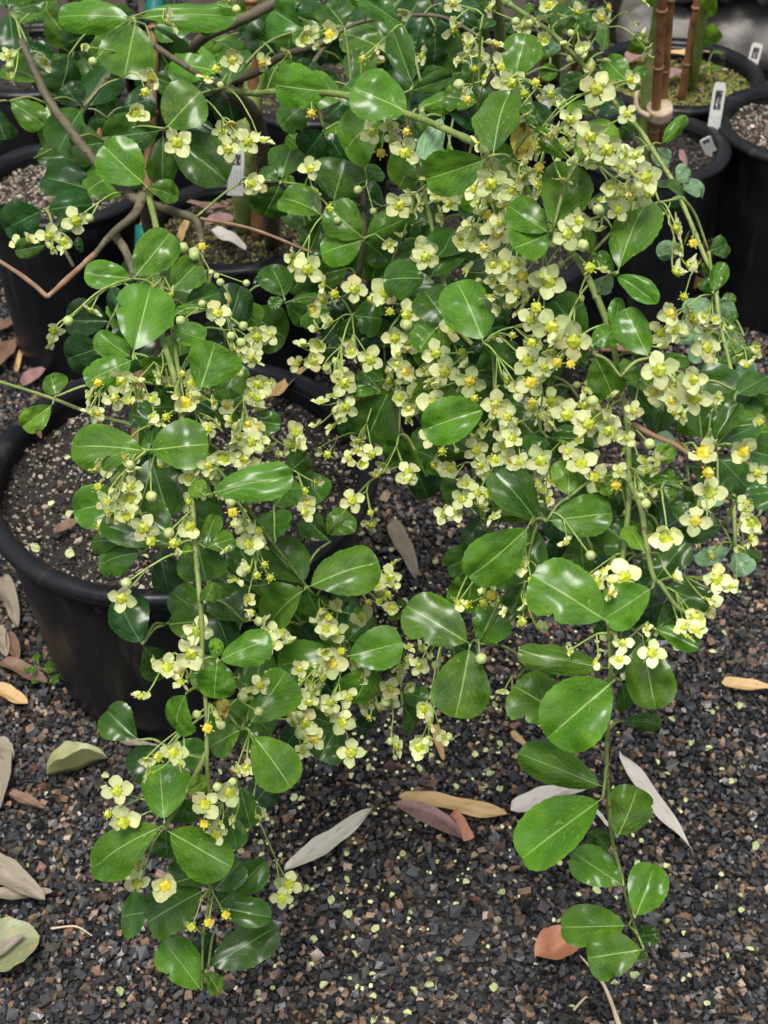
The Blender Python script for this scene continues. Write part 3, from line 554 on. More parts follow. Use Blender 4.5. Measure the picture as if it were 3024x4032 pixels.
FLOWERS = {
(0, 0): """50 360 120 f;65 430 60 b;75 510 100 s;295 400 140 s;540 305 100 s;605 400 60 b;1000 505 190 s;950 600 90 o;885 740 185 f;1155 930 200 f;1100 140 170 s;1350 510 130 s;1410 450 80 o;1520 390 150 f;1440 555 50 b;1510 810 140 s;1490 970 160 f;1620 925 165 f;1545 890 100 s;1640 1200 150 f;495 1440 180 f;585 1425 60 b;320 1540 155 f;190 1570 120 s;430 1620 110 s;340 1620 100 s;1195 1620 80 b;1320 1610 80 o;1270 1650 80 b;1545 60 60 b;1500 10 80 s""",
(1000, 0): """325 250 165 f;495 225 180 f;420 300 80 s;220 350 120 s;940 290 230 f;765 370 80 s;710 385 80 o;820 310 100 s;980 80 120 s;1305 190 180 s;1400 290 130 s;1385 370 90 s;1580 290 170 s;1300 20 130 f;1540 50 130 s;1440 450 170 s;1560 450 120 s;1640 540 170 f;1340 555 80 b;1395 650 75 o;1370 600 90 s;375 740 80 o;770 860 160 f;885 830 120 f;830 1000 90 o;995 860 75 o;905 910 110 f;985 1000 200 f;1100 770 170 s;370 1100 150 f;410 1250 90 s;20 1210 140 f;20 900 90 s;500 1360 80 o;545 1440 55 b;950 1340 190 f;1020 1270 120 s;1080 1330 120 s;1550 1200 220 f;1530 1070 170 s;1520 1400 100 o;1450 1480 160 s;1590 1520 200 f;1550 1310 170 s;1200 1310 140 s;1270 1330 140 f;1220 1410 130 s;1110 1640 190 f;960 1540 120 s;1640 1340 130 s;680 1240 60 b;780 1380 50 b;1100 1170 90 s;1300 1230 110 s;1180 1260 100 f;1350 400 90 s;1420 1560 120 f;1500 1620 120 f""",
(2000, 0): """30 540 180 f;180 540 85 o;280 620 140 s;110 610 80 o;580 580 230 f;560 690 140 s;410 780 160 f;330 850 110 s;540 890 200 f;650 975 210 f;520 1000 160 s;180 960 200 s;205 1090 95 o;190 1210 170 s;30 1240 160 f;90 1160 130 s;900 1160 215 f;920 1260 190 f;810 1130 140 s;770 1210 110 s;670 1220 140 f;610 1030 120 s;440 1060 120 s;720 1370 150 f;590 1370 80 b;470 1440 170 f;385 1530 190 f;310 1550 120 s;490 1600 80 b;1010 1400 90 s;1100 1490 190 s;1210 1590 90 o;1130 1620 110 s;600 1500 110 s;270 30 160 f;240 260 140 f;370 290 100 s;470 340 60 b;50 140 60 b;140 150 50 b;100 180 100 s;660 50 120 s;890 10 90 s;410 215 50 b;830 155 60 s;890 230 95 s;910 320 95 s;930 370 50 s;530 1330 80 s;190 640 70 s;20 1510 90 s;400 880 120 s;80 1290 120 s;120 1060 100 s;700 1290 90 s;540 720 90 s;820 1330 90 s""",
(0, 1000): """595 370 140 s;350 500 150 s;330 580 100 s;445 437 70 b;1115 270 150 s;1000 210 110 s;1420 385 170 f;1320 325 55 b;1500 300 120 s;1495 395 50 b;1440 185 55 b;1415 145 40 b;1380 120 40 b;1345 150 80 s;1610 190 50 b;1270 10 75 b;1180 435 70 b;1590 470 65 b;1510 535 60 b;1575 580 70 b;640 840 80 o;790 830 200 f;590 930 130 s;750 940 160 f;840 960 120 f;700 940 100 s;1040 790 130 s;1190 780 65 o;1250 850 200 f;1210 970 220 f;1150 920 110 s;1390 960 130 s;1300 940 110 s;1085 1065 80 o;1000 1060 140 s;1040 1110 100 s;1360 1140 140 f;1430 1120 90 s;1340 1080 80 s;1500 1090 100 s;1460 1330 190 f;1600 1340 85 o;1640 1230 160 f;1360 1370 140 f;1540 1140 130 s;1620 1110 140 f;1640 680 120 f;1580 940 80 s;1565 780 60 b;1530 620 100 s;1640 920 110 f;690 1370 180 f;620 1410 100 s;810 1330 100 s;850 1375 60 b;640 1520 80 o;850 1590 200 f;700 1620 140 f;725 1540 100 s;990 1585 80 b;1510 1610 85 b;1420 1560 100 s;1490 1550 100 s;600 1040 130 s;880 830 120 s;1380 1420 100 s;1290 1410 100 s;740 1460 70 s;1180 1450 70 s;640 1040 100 f;1560 1200 110 f;1250 910 110 f""",
(1000, 1000): """350 100 190 f;270 60 160 f;250 10 110 s;455 200 130 s;525 260 85 o;655 230 170 f;380 360 150 f;500 440 140 s;450 300 120 s;410 490 120 s;430 590 160 f;390 700 150 f;340 720 100 s;460 740 110 s;640 640 130 f;760 690 170 f;700 700 100 s;860 250 210 f;890 375 80 o;995 400 180 f;1000 465 80 b;920 550 170 f;1120 20 170 f;1300 480 190 f;1190 650 170 f;1360 640 80 o;1010 620 110 s;940 720 140 f;990 770 160 f;880 830 130 s;590 840 190 f;530 800 130 s;620 890 90 s;1160 830 140 s;1150 860 80 o;1245 770 190 f;1210 860 120 s;1410 830 190 f;1350 860 100 s;1185 980 220 f;1440 945 85 o;1580 985 190 f;1010 1010 120 f;950 940 130 f;430 970 120 s;600 1000 150 f;520 1030 110 s;510 1130 120 s;400 1120 90 s;275 1165 160 f;290 1250 130 s;480 1310 80 o;430 1270 70 s;150 1310 90 s;680 1220 120 s;770 1310 140 f;800 1450 130 s;1010 1430 170 f;1000 1480 120 s;1230 1290 80 o;1325 1285 40 b;1165 1200 160 f;1290 1400 160 f;1430 1190 100 s;1450 1280 160 f;1480 1380 120 f;1570 1340 160 f;1380 1500 130 f;1360 1600 150 f;1460 1560 130 f;1530 1575 80 o;1630 1250 150 f;1560 70 140 f;1640 80 200 f;1630 220 180 f;1540 280 130 s;1600 360 110 s;1390 110 140 s;1380 730 100 s;30 850 180 f;95 860 150 f;95 530 140 f;20 540 160 f;20 700 120 s;20 940 140 f;10 1140 150 f;30 1230 150 f;100 1260 120 s;20 1400 140 s;640 1610 160 f;330 1550 80 o;400 1490 120 s;340 1640 170 f;1560 550 120 s;1500 1150 110 s;1560 170 110 f;560 770 100 f;870 770 90 s;420 650 100 s;1130 790 90 s;1330 790 90 s""",
(2000, 1000): """535 90 105 o;265 180 225 f;100 145 100 o;60 250 160 f;110 300 130 s;20 200 130 s;185 350 110 o;150 430 160 f;285 480 240 f;430 570 240 f;320 560 130 s;155 580 95 o;30 530 70 o;235 400 110 s;130 700 200 f;240 740 140 f;320 710 100 o;410 720 85 o;150 840 200 f;210 850 100 s;160 965 85 o;290 640 140 s;510 890 120 s;500 985 90 o;555 960 80 b;385 1050 200 f;290 1020 150 s;220 1060 130 s;525 1110 200 f;450 1080 110 s;660 1150 190 f;640 1080 130 s;700 1200 100 s;480 290 90 s;990 760 230 f;1030 880 100 o;950 900 150 f;1070 960 160 f;1100 120 180 s;1180 70 160 s;1150 280 80 o;1070 390 180 f;1000 510 170 f;1215 420 210 s;1345 430 110 f;1300 490 120 s;1300 610 180 f;1150 520 80 b;1455 485 40 b;1215 820 180 f;1220 930 245 f;1340 990 110 s;1030 600 120 s;925 1240 75 b;215 1350 200 f;80 1360 130 f;20 1340 130 f;30 1200 140 f;480 1370 200 f;560 1460 100 o;705 1510 95 o;885 1350 150 s;980 1340 140 s;960 1400 110 s;1275 1300 240 f;1310 1430 110 o;1320 1560 220 f;930 1540 140 s;850 1590 90 s;1540 1290 210 f;1630 1430 150 f;1560 1630 130 f;1650 1100 140 f;1500 670 90 s;1640 660 90 s;1150 1060 110 s;50 1110 100 s;260 1600 120 s;200 1500 120 s;900 1630 70 b;60 60 120 f;20 330 110 s""",
(0, 2000): """700 30 140 s;830 60 160 f;760 70 110 s;940 130 190 f;985 220 100 o;1105 165 80 b;1135 230 95 o;1155 305 90 s;1240 120 190 f;1520 30 100 o;1520 110 120 s;1620 240 180 f;1620 400 150 s;825 490 75 b;795 590 180 f;1250 950 210 f;1090 1040 180 f;1180 1140 140 s;1225 1100 110 s;920 1230 150 s;1285 1350 65 b;1355 1440 100 o;1445 1420 65 b;1585 1230 75 b;1630 1180 100 s;1130 1600 200 f;1030 1630 95 o;960 1640 110 s;1420 1370 90 s;1645 680 120 s;1480 280 100 s;1010 1000 80 s""",
(1000, 2000): """110 820 140 f;180 820 140 s;110 890 150 f;30 740 65 b;30 150 140 f;40 240 120 s;105 455 75 o;20 440 75 o;70 370 70 o;330 30 150 f;760 30 60 o;765 110 130 s;510 640 150 s;490 715 75 o;470 790 140 f;530 810 180 f;570 935 80 o;510 1020 190 f;450 1110 160 s;800 500 160 f;740 450 120 f;890 450 150 f;920 510 100 s;870 565 80 o;745 620 75 o;710 710 180 f;900 650 130 f;820 570 120 s;1000 910 110 s;1090 920 120 s;1000 1000 120 s;1080 1030 130 f;1140 980 90 s;1190 1025 65 b;1330 1020 90 o;1285 895 65 b;1485 985 80 b;940 1110 120 s;890 1180 140 f;1010 1160 110 s;860 1270 70 b;820 1310 100 s;1110 1310 160 f;1150 1410 120 s;1080 1560 180 f;1140 1500 120 s;930 1560 150 s;895 1525 60 b;635 1600 180 f;40 1160 140 f;100 1090 90 s;110 1165 70 b;30 1330 70 b;290 1200 110 s;370 1150 120 s;310 1130 90 s;500 1270 150 f;620 1240 140 f;360 1270 140 f;300 1355 60 b;330 1400 200 f;480 1350 100 s;580 1400 170 f;750 1370 120 s;230 1340 120 s;390 1510 170 f;340 1530 110 s;440 1530 90 s;75 1630 60 b;1330 20 150 f;1570 60 130 s;1330 620 140 s;1390 630 85 o;1500 620 85 o;1550 570 100 o;1500 550 90 s;1380 420 80 s;1610 405 85 o;1640 680 90 s;1560 490 110 s;640 510 120 s;1620 1200 80 s""",
(2000, 2000): """75 360 190 f;265 450 195 f;155 475 85 o;115 620 150 s;95 745 90 o;200 770 140 s;380 230 130 s;510 450 105 o;760 455 225 f;680 490 130 s;670 560 130 s;1035 190 235 f;1225 85 190 f;1290 110 120 s;1590 90 190 f;1590 200 140 s;1365 465 190 f;1370 530 120 s;1310 600 100 s;1230 720 200 f;1230 800 140 f;1150 790 140 f;1170 840 120 s;940 950 180 f;1090 455 140 s;660 820 130 s;750 880 130 f;730 990 130 f;570 1010 120 s;400 940 90 s;620 410 110 s;910 790 90 s;540 310 70 b;10 740 80 s;20 1220 70 s;1330 320 60 o;1500 180 60 s;1500 130 60 s;1560 20 130 s;1490 510 40 b;1500 550 50 s;1570 480 50 s;1250 250 60 s""",
(0, 3000): """765 190 180 f;705 340 80 o;805 400 220 f;795 625 85 o;725 645 90 s;900 650 130 s;900 800 190 f;1080 810 210 f;1340 280 200 f;1335 405 90 o;1410 470 160 f;1440 400 100 s;1500 200 190 f;1420 165 65 b;1520 130 60 b;1610 40 120 f;1520 380 110 s;1635 345 85 o;1475 1000 85 o;1360 1050 85 o;1250 1080 85 o;970 70 140 s;1180 10 110 s;1275 770 60 s;1550 60 100 s""",
(1000, 3000): """230 800 165 f;180 890 150 f;200 850 90 s;20 350 150 s""",
}
def poly(pts): return [(x, y) for x, y in pts]
STEMC = poly([(2000, 12), (2157, 120), (2241, 199), (2313, 277), (2446, 434), (2524, 518), (2567, 585), (2651, 717), (2693, 814), (2741, 928), (2778, 1018), (2814, 1090), (2826, 1211), (2844, 1313), (2868, 1410), (2886, 1518), (2895, 1700), (2890, 1950), (2895, 2150)])
def segd(px, py, pl):
    b = 1e9
    for (x0, y0), (x1, y1) in zip(pl, pl[1:]):
        dx, dy = x1 - x0, y1 - y0; t = max(0, min(1, ((px - x0) * dx + (py - y0) * dy) / (dx * dx + dy * dy)))
        b = min(b, math.hypot(px - x0 - t * dx, py - y0 - t * dy))
    return b
def depth(pl, px, py):
    if pl == 'A':
        d = interp(py, [(0, 1.52), (600, 1.46), (1100, 1.32), (1600, 1.20), (2300, 1.12), (3000, 1.12), (3900, 1.28)])
        if py > 1000: d += interp(px, [(900, 0), (1150, .12), (1500, .22)]) * interp(py, [(1000, 0), (1400, 1)])
        return d
    if pl == 'B':
        d = interp(px, [(1150, 1.42), (1500, 1.36), (1900, 1.16), (2200, 1.06), (2700, 1.04), (3000, 1.10)])
        d += interp(py, [(0, .10), (500, -.04), (900, 0), (2600, 0), (3700, .20)])
        return d
    if pl == 'C': return interp(py, [(0, 1.55), (500, 1.62), (1500, 1.5), (2200, 1.48)])
    return interp(py, [(0, 1.66), (600, 1.60), (1500, 1.5)])     # D
def which(px, py, tone, size):
    if px > 2330 and py < 330: return 'C'
    if px > 2050 and segd(px, py, STEMC) < (150 if py < 900 else 190):
        if tone == 'p' or size < 62 or (px > 2280 and py < 480 and size < 100) or (py < 330 and px > 2050 and tone != 'F' and size < 100): return 'C'
    if px < 1130:
        if tone == 'd' and py < 620: return 'D'
        return 'A'
    if tone == 'd' and py < 420: return 'D'
    if px < 1650 and py > 2140: return 'A'
    if px < 1330 and py > 1850: return 'A'
    if px < 1230 and py > 1640: return 'A'
    return 'B'
PL = {'A': 'left', 'B': 'right', 'C': 'slim', 'D': 'dark'}
ROOT = {
 'A': empty('flowering_shrub', (POTS[0]['x'] - .02, POTS[0]['y'] + .03, soil_top(POTS[0])), 'flowering evergreen shrub in the big squat pot, branches hanging over its rim to the gravel', 'shrub', 'potted evergreen shrubs'),
 'B': empty('flowering_shrub', (POTS[2]['x'], POTS[2]['y'], soil_top(POTS[2])), 'flowering evergreen shrub whose long branch arches across and hangs down in front of the gravel', 'shrub', 'potted evergreen shrubs'),
 'C': empty('flowering_shrub', (POTS[9]['x'], POTS[9]['y'], soil_top(POTS[9])), 'slim-branched shrub with pale leaf undersides, hanging beside the tagged pots', 'shrub', 'potted evergreen shrubs'),
 'D': empty('flowering_shrub', (POTS[10]['x'], POTS[10]['y'], soil_top(POTS[10])), 'dark glossy shrub behind the thick bare branch in the upper left', 'shrub', 'potted evergreen shrubs')}
NET = {k: [] for k in ROOT}                                      # network points of every plant: (px, py, world)
INV = {k: Matrix.Translation(-ROOT[k].location) for k in ROOT}
def add_tube(pl, name, pts, r0, r1, mat, knob=0.0, seg=8, n=6, node=0):
    c = catmull(pts, n); o = ROOT[pl].location
    V, F = tube([p - o for p in c], r0, r1, seg, knob, node=node)
    ob = put(name, mesh(name, V, F, mat), ROOT[pl]); return c
def stem(pl, name, pix, r0, r1, mat, dd=.012, knob=.12, reg=True, dep=None, node=0):
    pts = []
    for k, q in enumerate(pix):
        d = q[2] if len(q) > 2 else depth(pl, q[0], q[1]) + dd
        pts.append(P(q[0], q[1], d))
    c = add_tube(pl, name, pts, r0, r1, mat, knob, 10, 8, node)
    if reg: NET[pl] += c
    return c
def foot(p, dx=0, dy=0): return Vector((p['x'] + dx, p['y'] + dy, soil_top(p) - .01))
# left shrub: thick bare wood, hanging green stems
stem('A', 'branch', [(84, 160), (181, 374), (271, 506), (392, 651), (524, 778), (566, 765)], .0040, .0052, M['bark'], .0, .25)
jA = P(566, 765, depth('A', 566, 765))
add_tube('A', 'trunk', [foot(POTS[0], .0, .06), P(620, 1350, 1.62), P(600, 1000, 1.56), jA + Vector((.0, .01, -.03)), jA], .009, .0062, M['bark'], .2, 10, 8)
stem('A', 'branch', [(566, 765), (530, 844), (446, 916), (374, 1000)], .0050, .0026, M['bark'], .0, .25)
stem('A', 'dead_twig', [(374, 1000), (280, 1085), (187, 1169)], .0030, .0020, M['dead_twig'], .0, .3, False)
stem('A', 'dead_twig', [(187, 1169), (100, 1095), (-30, 1010)], .0022, .0018, M['dead_twig'], .0, .3, False)
stem('A', 'branch', [(446, 916), (500, 1000), (530, 1100)], .0045, .003, M['bark'], .02, .25, False)
stem('A', 'branch', [(580, 800), (693, 836), (771, 868), (795, 965), (790, 1080)], .0046, .0028, M['bark'], .03, .25)
stem('A', 'dead_twig', [(790, 860), (1000, 904), (1229, 995)], .0018, .0012, M['dead_twig'], -.01, .2, False)
stem('A', 'stem', [(585, 775), (612, 880), (640, 1060), (632, 1200), (640, 1330), (690, 1500), (725, 1700), (745, 1850), (757, 2000), (766, 2120), (783, 2313), (795, 2458), (797, 2600), (812, 2800), (815, 3000), (826, 3150), (828, 3450), (818, 3585), (800, 3680), (797, 3830)], .0031, .0010, M['green_stem'], .0, .12, node=11)
stem('A', 'stem', [(660, 1040), (668, 1200), (680, 1300), (700, 1450), (728, 1640)], .0021, .0018, M['green_stem'], .02)
stem('A', 'stem', [(-60, 1485), (181, 1560), (325, 1615), (470, 1660), (640, 1700)], .0014, .0018, M['green_stem'], .05, .1, False)
stem('A', 'stem', [(735, 1700), (900, 1900), (1060, 2120), (1208, 2311), (1330, 2480), (1370, 2590), (1420, 2750)], .0019, .0011, M['green_stem'], .035, .1)
stem('A', 'stem', [(815, 2960), (760, 3070), (700, 3180), (655, 3250)], .0022, .0014, M['green_stem'], .01, .1)
stem('A', 'stem', [(735, 1700), (800, 1850), (830, 1960)], .002, .0015, M['green_stem'], .01, .1)
# right shrub: arching branch
topB = P(1060, 330, 1.62)
add_tube('B', 'trunk', [foot(POTS[2], .05, .0), P(1060, 800, 1.92), P(1010, 480, 1.75), P(900, 360, 1.60)], .012, .008, M['bark'], .2, 10, 8)
stem('B', 'branch', [(900, 360, 1.60), (1000, 368, 1.52), (1090, 362, 1.45), (1313, 368, 1.35), (1458, 404, 1.29), (1609, 452, 1.25), (1693, 482, 1.22), (1874, 567, 1.18), (1960, 650, 1.16), (2060, 770, 1.15), (2180, 910, 1.13), (2290, 1040, 1.09)], .0031, .0026, M['green_stem'], .02, .12, node=9)
stem('B', 'stem', [(2290, 1040, 1.09), (2337, 1139), (2386, 1259), (2422, 1392), (2446, 1542), (2470, 1663), (2476, 1844), (2474, 2000), (2445, 2250), (2416, 2470), (2404, 2663), (2391, 2900), (2389, 3000), (2395, 3120), (2410, 3301), (2440, 3422), (2470, 3554), (2500, 3651), (2518, 3700)], .0026, .0011, M['green_stem'], .015, .10, node=10)
stem('B', 'stem', [(1600, 460, 1.27), (1680, 800, 1.32), (1750, 1120, 1.30), (1807, 1290, 1.27), (1886, 1386, 1.25), (1946, 1482, 1.22), (2020, 1600, 1.2), (2090, 1720, 1.18), (2120, 2060, 1.17)], .0023, .0015, M['green_stem'], .03, .10)
stem('B', 'stem', [(1400, 390, 1.34), (1420, 640, 1.42), (1432, 930, 1.43), (1400, 1200, 1.47), (1450, 1450, 1.5), (1540, 1540, 1.5), (1580, 1700, 1.5), (1700, 1850, 1.48), (1760, 2000, 1.45)], .0035, .0016, M['bark'], .03, .10)
stem('B', 'stem', [(2488, 1669), (2579, 1717), (2663, 1753), (2741, 1814), (2800, 1880)], .0020, .0014, M['dead_twig'], .0, .15)
stem('B', 'stem', [(2480, 1900), (2524, 2000), (2542, 2120), (2573, 2271), (2603, 2301), (2663, 2386), (2717, 2422)], .0024, .0013, M['green_stem'], .0, .15)
stem('B', 'stem', [(2485, 1850), (2573, 1886), (2723, 1930), (2860, 1960)], .0022, .0014, M['green_stem'], .03, .12)
stem('B', 'branch', [(760, 190, 1.66), (813, 140, 1.62), (1000, 54, 1.6), (1200, -60, 1.6)], .0055, .0062, M['bark'], 0, .2, False)
stem('B', 'branch', [(860, 330, 1.7), (1000, 290, 1.66), (1110, 222, 1.62), (1300, 160, 1.6)], .0045, .004, M['bark'], 0, .2)
# slim shrub
add_tube('C', 'trunk', [foot(POTS[9], .02, 0), P(2000, 300, 2.2), P(1960, 60, 2.0), P(1900, -250, 1.8), P(1950, -60, 1.62), P(2000, 12, 1.57)], .009, .005, M['green_stem'], .15, 10, 8)
stem('C', 'stem', STEMC, .0028, .0020, M['green_stem'], .0, .1, node=12)
# dark shrub
add_tube('D', 'trunk', [foot(POTS[10], 0, 0), P(800, 600, 2.2), P(700, 300, 1.9), P(560, 150, 1.72)], .009, .005, M['bark'], .15, 10, 8)
stem('D', 'branch', [(560, 150), (330, 430), (250, 700), (200, 860), (290, 1050)], .0035, .002, M['bark'], .04, .15)
stem('D', 'branch', [(560, 150), (890, 345), (1150, 330), (1360, 110), (1700, 60), (1900, 150)], .0035, .002, M['bark'], .06, .15)

# parse survey
LV = []; FL = []
for (ox, oy), s in LEAVES.items():
    for row in s.split(';'):
        a = row.split()
        if len(a) != 6 or float(a[4]) < 5: continue
        bx, by, tx, ty, wd = [float(k) / K for k in a[:5]]
        LV.append((bx + ox, by + oy, tx + ox, ty + oy, wd, a[5]))
for (ox, oy), s in FLOWERS.items():
    for row in s.split(';'):
        a = row.split(); x, y, z = [float(k) / K for k in a[:3]]; FL.append((x + ox, y + oy, z, a[3]))
rl = random.Random(11)
count = {k: 0 for k in ROOT}; EXTRA = {k: [] for k in ROOT}; EXTRAF = {k: [] for k in ROOT}
import bmesh
def merged(name, items, parent, n_):
    mats = []; bm = bmesh.new(); uvl = bm.loops.layers.uv.new('UVMap')
    for me, mx in items:
        a = len(bm.faces); v0 = len(bm.verts); bm.from_mesh(me)
        bm.verts.ensure_lookup_table(); bm.faces.ensure_lookup_table()
        for v in bm.verts[v0:]: v.co = mx @ v.co
        idx = []
        for m_ in me.materials:
            if m_ not in mats: mats.append(m_)
            idx.append(mats.index(m_))
        for f in bm.faces[a:]: f.material_index = idx[f.material_index]
    out = bpy.data.meshes.new(name); bm.to_mesh(out); bm.free()
    for m_ in mats: out.materials.append(m_)
    return tag(put(name, out, parent), kind='stuff')
def put_leaf(pl, bx, by, tx, ty, wd, tone, extra, r, flat=.5):
    key = tone.lower(); d0 = depth(pl, bx, by) + extra
    dt = r.uniform(-.012, .022) * (1 if wd > 60 else .4)
    B = P(bx, by, d0); T = P(tx, ty, d0 + dt)
    a = T - B; L = a.length
    view = (CAM - B).normalized()
    n0 = view * r.uniform(.55, 1.0) + Vector((0, 0, 1)) * r.uniform(-.1, .8) + Vector((r.uniform(-.5, .5), 0, 0))
    lm, s = frame(a, n0, 1, 1, 1, B)
    c = max(.6, math.sqrt(max(0.05, 1 - s.dot(view) ** 2)))
    W = wd * d0 / FPX / c * 1.14; L *= 1.03
    m, s = frame(a, n0, W, L, (W + L) / 2, B - ROOT[pl].location)
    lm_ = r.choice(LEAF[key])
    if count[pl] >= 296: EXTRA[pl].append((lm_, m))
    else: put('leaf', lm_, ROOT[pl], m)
    count[pl] += 1
    return B
nodes = {k: [] for k in ROOT}
for i, (bx, by, tx, ty, wd, tone) in enumerate(LV):
    pl = which((bx + tx) / 2, (by + ty) / 2, tone, wd)
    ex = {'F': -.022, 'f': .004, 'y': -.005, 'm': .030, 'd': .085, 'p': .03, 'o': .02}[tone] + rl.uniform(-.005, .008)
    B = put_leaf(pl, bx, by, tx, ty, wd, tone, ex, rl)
    for q in nodes[pl]:
        if abs(q[0] - bx) < 26 and abs(q[1] - by) < 26 and (q[2] - B).length < .06: q[3].append(B); break
    else: nodes[pl].append((bx, by, B, [B]))
# inner leaves deeper in each shrub, seen between the outer ones
ZONES = [('D', 0, 0, 1000, 420, 26), ('D', 1000, 0, 2000, 330, 30), ('B', 1150, 350, 2050, 1100, 60), ('B', 1230, 1100, 2050, 1880, 84), ('B', 1850, 1500, 2450, 2350, 34),
         ('A', 430, 1100, 1020, 2050, 34), ('A', 500, 2500, 1050, 3000, 8), ('A', 950, 2080, 1500, 2850, 28), ('B', 2350, 1900, 2700, 2600, 10), ('C', 2050, 0, 2420, 330, 12), ('C', 2750, 1150, 3000, 2200, 14), ('A', 620, 1880, 1000, 2500, 14), ('A', 1050, 2300, 1450, 2800, 10), ('B', 2500, 1500, 2960, 2350, 26), ('A', 60, 600, 420, 1000, 3)]
rf = random.Random(5)
for pl, x0, y0, x1, y1, n in ZONES:
    for k in range(n):
        x, y = rf.uniform(x0, x1), rf.uniform(y0, y1); a = rf.uniform(0, 6.28)
        if 1000 < x < 1500 and 1380 < y < 2300 or (80 < x < 460 and 1500 < y < 2300): continue
        L = rf.uniform(120, 200) * (.6 if pl == 'C' else 1)
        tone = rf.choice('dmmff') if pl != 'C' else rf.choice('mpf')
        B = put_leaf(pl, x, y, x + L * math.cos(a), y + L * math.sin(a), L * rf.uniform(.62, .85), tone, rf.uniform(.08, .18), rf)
        nodes[pl].append((x, y, B, [B]))
# twigs: grow each plant's network out to every leaf node
for pl in ROOT:
    net = list(NET[pl]); todo = list(nodes[pl])
    while todo:
        best = None
        arr = np.array([tuple(p) for p in net])
        for t in todo:
            d = ((arr - np.array(t[2])) ** 2).sum(1); k = int(d.argmin())
            if best is None or d[k] < best[0]: best = (d[k], t, net[k])
        d, t, q = best; todo.remove(t); net.append(t[2]); L = math.sqrt(d)
        if L > .006:
            mid = (q + t[2]) / 2 + Vector((0, .10 * L, .10 * L))
            c = add_tube(pl, 'twig', [q, mid, t[2]], .0013, .0010, M['green_stem'], .1, 6, 4)
            net += c[2:-1:2]
        for b in t[3][1:]:
            if (b - t[2]).length > .004: add_tube(pl, 'twig', [t[2], b], .0011, .0010, M['stalk'], 0, 5, 2)
    NET[pl] = net

# flowers, grouped in loose cymes
rfw = random.Random(21)
cl = {k: [] for k in ROOT}
for x, y, z, t in FL:
    cl[which(x, y, 'x', z)].append((x, y, z, t))
for pl, x0, y0, x1, y1, n in [('B', 1250, 1150, 2050, 1950, 8), ('B', 1750, 600, 2200, 1100, 12), ('B', 2050, 300, 2500, 900, 16), ('B', 2100, 1000, 2450, 1900, 12), ('A', 480, 1550, 1000, 2000, 8), ('A', 1050, 2250, 1520, 2900, 6), ('B', 1900, 1500, 2500, 2200, 8), ('C', 2760, 1300, 3010, 2200, 22), ('C', 2050, 0, 2400, 300, 10), ('D', 1000, 0, 1900, 300, 10)]:
    for k in range(n): tt = rfw.choice('ffssB'); cl[pl].append((rfw.uniform(x0, x1), rfw.uniform(y0, y1), rfw.uniform(24, 36) if tt == 'B' else rfw.uniform(60, 90), tt))
